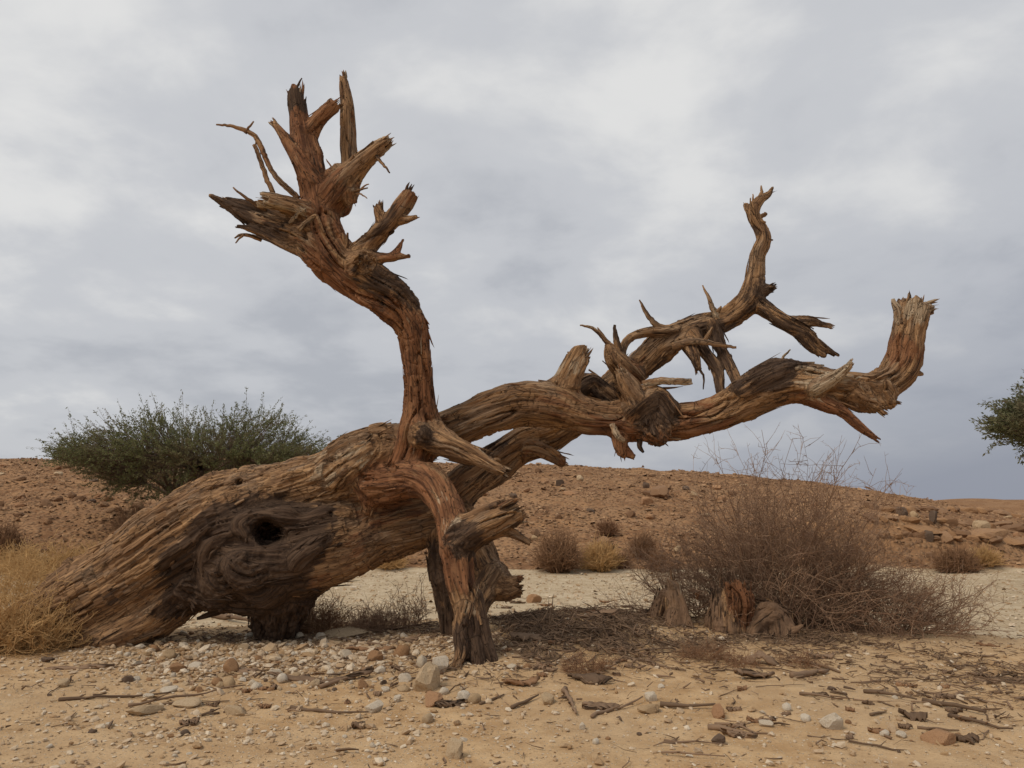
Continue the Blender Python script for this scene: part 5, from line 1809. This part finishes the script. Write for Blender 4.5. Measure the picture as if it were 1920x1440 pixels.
for a, b, rp, mt, lab in (
        ((110, 1316), (320, 1303), 3.2, M_STICK, 'long thin stick lying past flat white stones'),
        ((240, 1328), (460, 1294), 3.0, M_LITTER, 'long dark forked stick in the gravel'),
        ((300, 1322), (430, 1318), 2.2, M_LITTER, 'thin dark stick crossing a cream slab'),
        ((545, 1332), (690, 1344), 3.5, M_LITTER, 'dark curved stick below the gravel patch'),
        ((600, 1292), (700, 1262), 4.0, M_LITTER, 'reddish dark stick pointing to the prop limb'),
        ((1238, 1330), (1342, 1332), 4.5, M_STICK, 'straight pale stick beside an orange red stone'),
        ((1060, 1296), (1080, 1345), 5.0, M_LITTER, 'stout dark stick standing out of a bark heap'),
        ((1110, 1350), (1205, 1318), 4.0, M_LITTER, 'crooked dark stick joining a bark heap'),
        ((1328, 1370), (1412, 1384), 6.0, M_LITTER, 'thick dark stick above a dark grey lump'),
        ((1210, 1242), (1286, 1260), 3.0, M_STICK, 'pale thin stick below the smooth stump'),
        ((1500, 1242), (1575, 1264), 4.0, M_STICK, 'curved grey root on sand in front of the spiked stump'),
        ((1485, 1272), (1553, 1262), 8.0, M_LITTER, 'short thick dark stick with a knobbed end'),
        ((1620, 1300), (1720, 1322), 4.0, M_STICK, 'grey stick among dense dark litter'),
        ((1730, 1318), (1850, 1345), 5.0, M_STICK, 'long grey branch among dense dark litter'),
        ((1780, 1345), (1900, 1375), 4.0, M_LITTER, 'dark slanting stick near a flat orange slab'),
        ((1500, 1305), (1580, 1316), 3.0, M_STICK, 'thin tan stick on bare sand'),
        ((960, 1330), (1010, 1310), 4.0, M_STICK, 'short tan stick touching a square cream stone'),
        ((1245, 1394), (1365, 1400), 2.5, M_LITTER, 'thin black stick under a dark grey lump'),
        ((1240, 1420), (1360, 1430), 2.5, M_LITTER, 'thin brown stick at the front of the sand'),
        ((900, 1322), (945, 1306), 3.0, M_STICK, 'hooked brown twig beside bark scraps'),
        ((1070, 1180), (1130, 1190), 6.0, M_STICK, 'smooth grey brown stick on the litter mound'),
        ((690, 1188), (820, 1170), 3.0, M_STICK, 'slim stick leaning across litter towards the prop limb'),
        ((640, 1200), (760, 1215), 3.0, M_LITTER, 'dark thin stick on the gravel edge by dry scrub'),
        ((400, 1158), (470, 1172), 7.0, M_LITTER, 'short dark root piece in the gap under the trunk')):
    ga, gb = ground_at(*a), ground_at(*b)
    stick(ga, gb, rp * mpp(*a, ga[1]), lab, None, mt)

for x0, x1, y0, y1, n, where in ((60, 800, 1205, 1340, 10, 'in the gravel patch'), (900, 1240, 1120, 1270, 80, 'on the litter mound'), (1250, 1560, 1215, 1400, 10, 'on sand before the stumps'), (1560, 1900, 1205, 1400, 22, 'in the litter before the thorn bush')):
    for _ in range(n):
        px, py = lr.uniform(x0, x1), lr.uniform(y0, y1)
        g = ground_at(px, py)
        a = lr.normal(0, 1.0)
        L = lr.uniform(0.12, 0.42)
        dk = lr.random() < 0.6
        ln = 'long' if L > 0.28 else 'short'
        stick(g, g + np.array([math.cos(a) * L, math.sin(a) * L, 0]), 0.003 + 0.008 * lr.random() ** 1.5, f"{ln} {'dark' if dk else 'grey brown'} stick lying {where}", f"{ln} {'dark' if dk else 'grey brown'} sticks {where}", M_LITTER if dk else M_STICK, 1, 0.09)


def bark_piece(px, py, wpx, hpx, label, group=None, rot=None, mat=M_LITTER):
    """a curled plate of fallen bark with a ragged outline"""
    g = ground_at(px, py)
    s = mpp(px, py, g[1])
    L, W = wpx * s, max(hpx * s * 1.6, 0.04)
    n, m = 14, 6
    u, v = np.meshgrid(np.linspace(-0.5, 0.5, n), np.linspace(-0.5, 0.5, m))
    rag = 0.75 + 0.8 * perlin(np.stack([u.ravel() * 8, v.ravel() * 0, np.full(u.size, lr.uniform(0, 99))], 1)).reshape(u.shape)
    taper = 1 - 0.5 * np.abs(u * 2) ** 3
    x = u * L * lr.uniform(0.55, 1.0, (m, 1)) + L * 0.10 * lr.normal(size=(m, 1)) + v * 0.2 * L * lr.normal() * 0.4
    y = v * W * rag * taper
    curl = lr.uniform(0.1, 0.8)
    z = -curl * (v * 2) ** 2 * W * 0.30 * rag + W * 0.30 * curl + 0.022 * perlin(np.stack([u.ravel() * 7, v.ravel() * 22, np.full(u.size, lr.uniform(0, 99))], 1)).reshape(u.shape)
    z += L * 0.10 * lr.uniform(-0.2, 1) * (u * 2) ** 2
    top = np.stack([x, y, z + 0.008], -1).reshape(-1, 3)
    bot = np.stack([x, y * 0.98, z - 0.008], -1).reshape(-1, 3)
    i = (np.arange(n - 1)[None, :] + np.arange(m - 1)[:, None] * n)
    q = np.stack([i, i + 1, i + n + 1, i + n], -1).reshape(-1, 4)
    k = n * m
    rim = list(range(n)) + [n * (j + 1) - 1 for j in range(1, m)] + list(range(k - 2, k - n - 1, -1)) + [n * j for j in range(m - 2, 0, -1)]
    rq = [[rim[j], rim[j] + k, rim[(j + 1) % len(rim)] + k, rim[(j + 1) % len(rim)]] for j in range(len(rim))]
    Q = np.vstack([q, q[:, ::-1] + k, rq])
    me = mesh_np('bark_piece', np.vstack([top, bot]), Q, None, True, {'val': np.clip(lr.random() + 0.35 * perlin(np.vstack([top, bot]) * [12, 60, 10] + lr.uniform(0, 50)), 0, 1)})
    o = obj('bark_piece', me, mat, None, (g[0], g[1], g[2] + 0.005), (lr.normal() * 0.12, lr.normal() * 0.1, lr.normal(0, 0.4) if rot is None else rot))
    return tag(o, label, 'bark', group)


for px, py, w, h, rot, mt, lab in (
        (142, 1256, 130, 12, 0.12, M_LITTER, 'long dark bark strip on the sand by straw scrub'),
        (450, 1262, 60, 24, 0.6, M_LITTER, 'ragged dark bark chunk behind the largest brown cobble'),
        (555, 1276, 110, 12, -0.1, M_LITTER, 'dark bark scrap beside the bright white pebble'),
        (640, 1278, 120, 16, 0.3, M_LITTER, 'long reddish bark strip towards the prop limb'),
        (355, 1360, 42, 22, 0.5, M_LITTER, 'dark crumpled bark lump on the front sand'),
        (672, 1366, 26, 16, 0.9, M_LITTER, 'small reddish bark chip on bare sand'),
        (845, 1325, 60, 22, 0.2, M_LITTER, 'dark shredded bark heap beside the blocky pale stone'),
        (985, 1286, 70, 22, 0.3, M_BRUSH, 'reddish curled bark plate at the mound foot'),
        (1105, 1280, 72, 34, -0.2, M_LITTER, 'big curled bark plate with jagged edge'),
        (1130, 1330, 80, 22, 0.3, M_LITTER, 'dark bark heap with sticks through it'),
        (1425, 1245, 42, 46, 1.3, M_LITTER, 'upright dark rotten bark log in front of the stumps'),
        (1425, 1272, 76, 22, 0.2, M_LITTER, 'flat dark rotten log lying below the upright one'),
        (1390, 1382, 70, 12, -0.15, M_LITTER, 'grey bark strip below a thick dark stick'),
        (1540, 1235, 60, 14, 0.2, M_LITTER, 'dark bark slab near a curved grey root'),
        (1715, 1350, 50, 22, -0.4, M_LITTER, 'dark bark knot among slanting sticks'),
        (1810, 1392, 46, 20, 0.2, M_LITTER, 'dark bark lump next to the flat orange slab'),
        (1000, 1200, 90, 20, 0.2, M_LITTER, 'long dark bark shred across the litter mound'),
        (1100, 1160, 110, 18, -0.1, M_LITTER, 'weathered bark shred on top of the litter mound'),
        (1150, 1170, 60, 14, 0.2, M_LITTER, 'dark flaking bark at the right end of the mound'),
        (940, 1160, 60, 20, 0.7, M_LITTER, 'bark slab leaning behind the prop foot'),
        (700, 1222, 90, 10, 0.1, M_BRUSH, 'reddish flat bark strip near pale gravel stones'),
        (760, 1205, 60, 12, -0.2, M_LITTER, 'dark bark strip left of the prop foot')):
    bark_piece(px, py, w, h, lab, None, rot, mt)
for x0, x1, y0, y1, n, where in ((250, 820, 1200, 1340, 16, 'in the gravel patch'), (920, 1240, 1130, 1280, 46, 'on the litter mound'), (1260, 1880, 1210, 1400, 24, 'scattered before the stumps and thorn bush')):
    for _ in range(n):
        w = lr.uniform(14, 36)
        rd = lr.random() < 0.3
        bark_piece(lr.uniform(x0, x1), lr.uniform(y0, y1), w, lr.uniform(3, 9), f"{'wide' if w > 24 else 'small'} {'reddish' if rd else 'dark'} bark flake {where}", f"{'wide' if w > 24 else 'small'} {'reddish' if rd else 'dark'} bark flakes {where}", None, M_BRUSH if rd else M_LITTER)


def fine_litter():
    n = 85000
    X, Y = lr.uniform(-6, 6.5, n), lr.uniform(4.2, 9.8, n)
    am = litter_amount(X.astype(np.float32), Y.astype(np.float32))
    keep = (lr.random(n) < np.clip(am * 0.7, 0.012, 1.0)) & (np.abs(X) < Y * 0.72)
    X, Y = X[keep], Y[keep]
    k = len(X)
    Z = terrain(X, Y)[0]
    a = lr.uniform(0, 2 * math.pi, k)
    L = lr.uniform(0.03, 0.16, k)
    heap = np.exp(-((X - 0.65) / 0.9) ** 2 - ((Y - 8.1) / 0.8) ** 2)
    lift = np.abs(lr.normal(0, 0.012, k)) * (1 + 3 * heap)
    L = L * (1 + 0.8 * heap)
    P0 = np.stack([X, Y, Z + 0.004 + lift], 1)
    X2, Y2 = X + np.cos(a) * L, Y + np.sin(a) * L
    P1 = np.stack([X2, Y2, terrain(X2, Y2)[0] + 0.004 + np.abs(lr.normal(0, 0.018, k)) * (1 + 3 * heap)], 1)
    V, Q, T, val = straight_tubes(P0, P1, 0.002 + 0.010 * lr.random(k) ** 3, 0.12, lr)
    o = obj('twig_litter', mesh_np('twig_litter', V, Q, T, True, {'val': val}), M_LITTER)
    tag(o, 'fine dead twigs and bark crumbs littering the ground', 'litter', kind='stuff')


fine_litter()

for row, (y0, n, wmin, wmax, nm) in enumerate(((962, 15, 16, 48, 'upper'), (988, 15, 16, 50, 'middle'), (1018, 13, 18, 54, 'lower'))):
    for i in range(n):
        px = 1640 + 285 * (i + sr.uniform(-0.3, 0.3)) / (n - 1)
        py = y0 + sr.uniform(-7, 7) + (px - 1780) * 0.05
        w = sr.uniform(wmin, wmax)
        dk = sr.random() < 0.35
        rock('rock', px, py, w, sr.uniform(10, 20), M_BROWN if dk else M_HILLROCK, 'ang', f"{'dark brown' if dk else 'dull brown'} layered block in the {nm} ledge of the cut bank", f"{'dark brown' if dk else 'dull brown'} blocks of the {nm} ledge", 'rock', 0.7, 0.42)
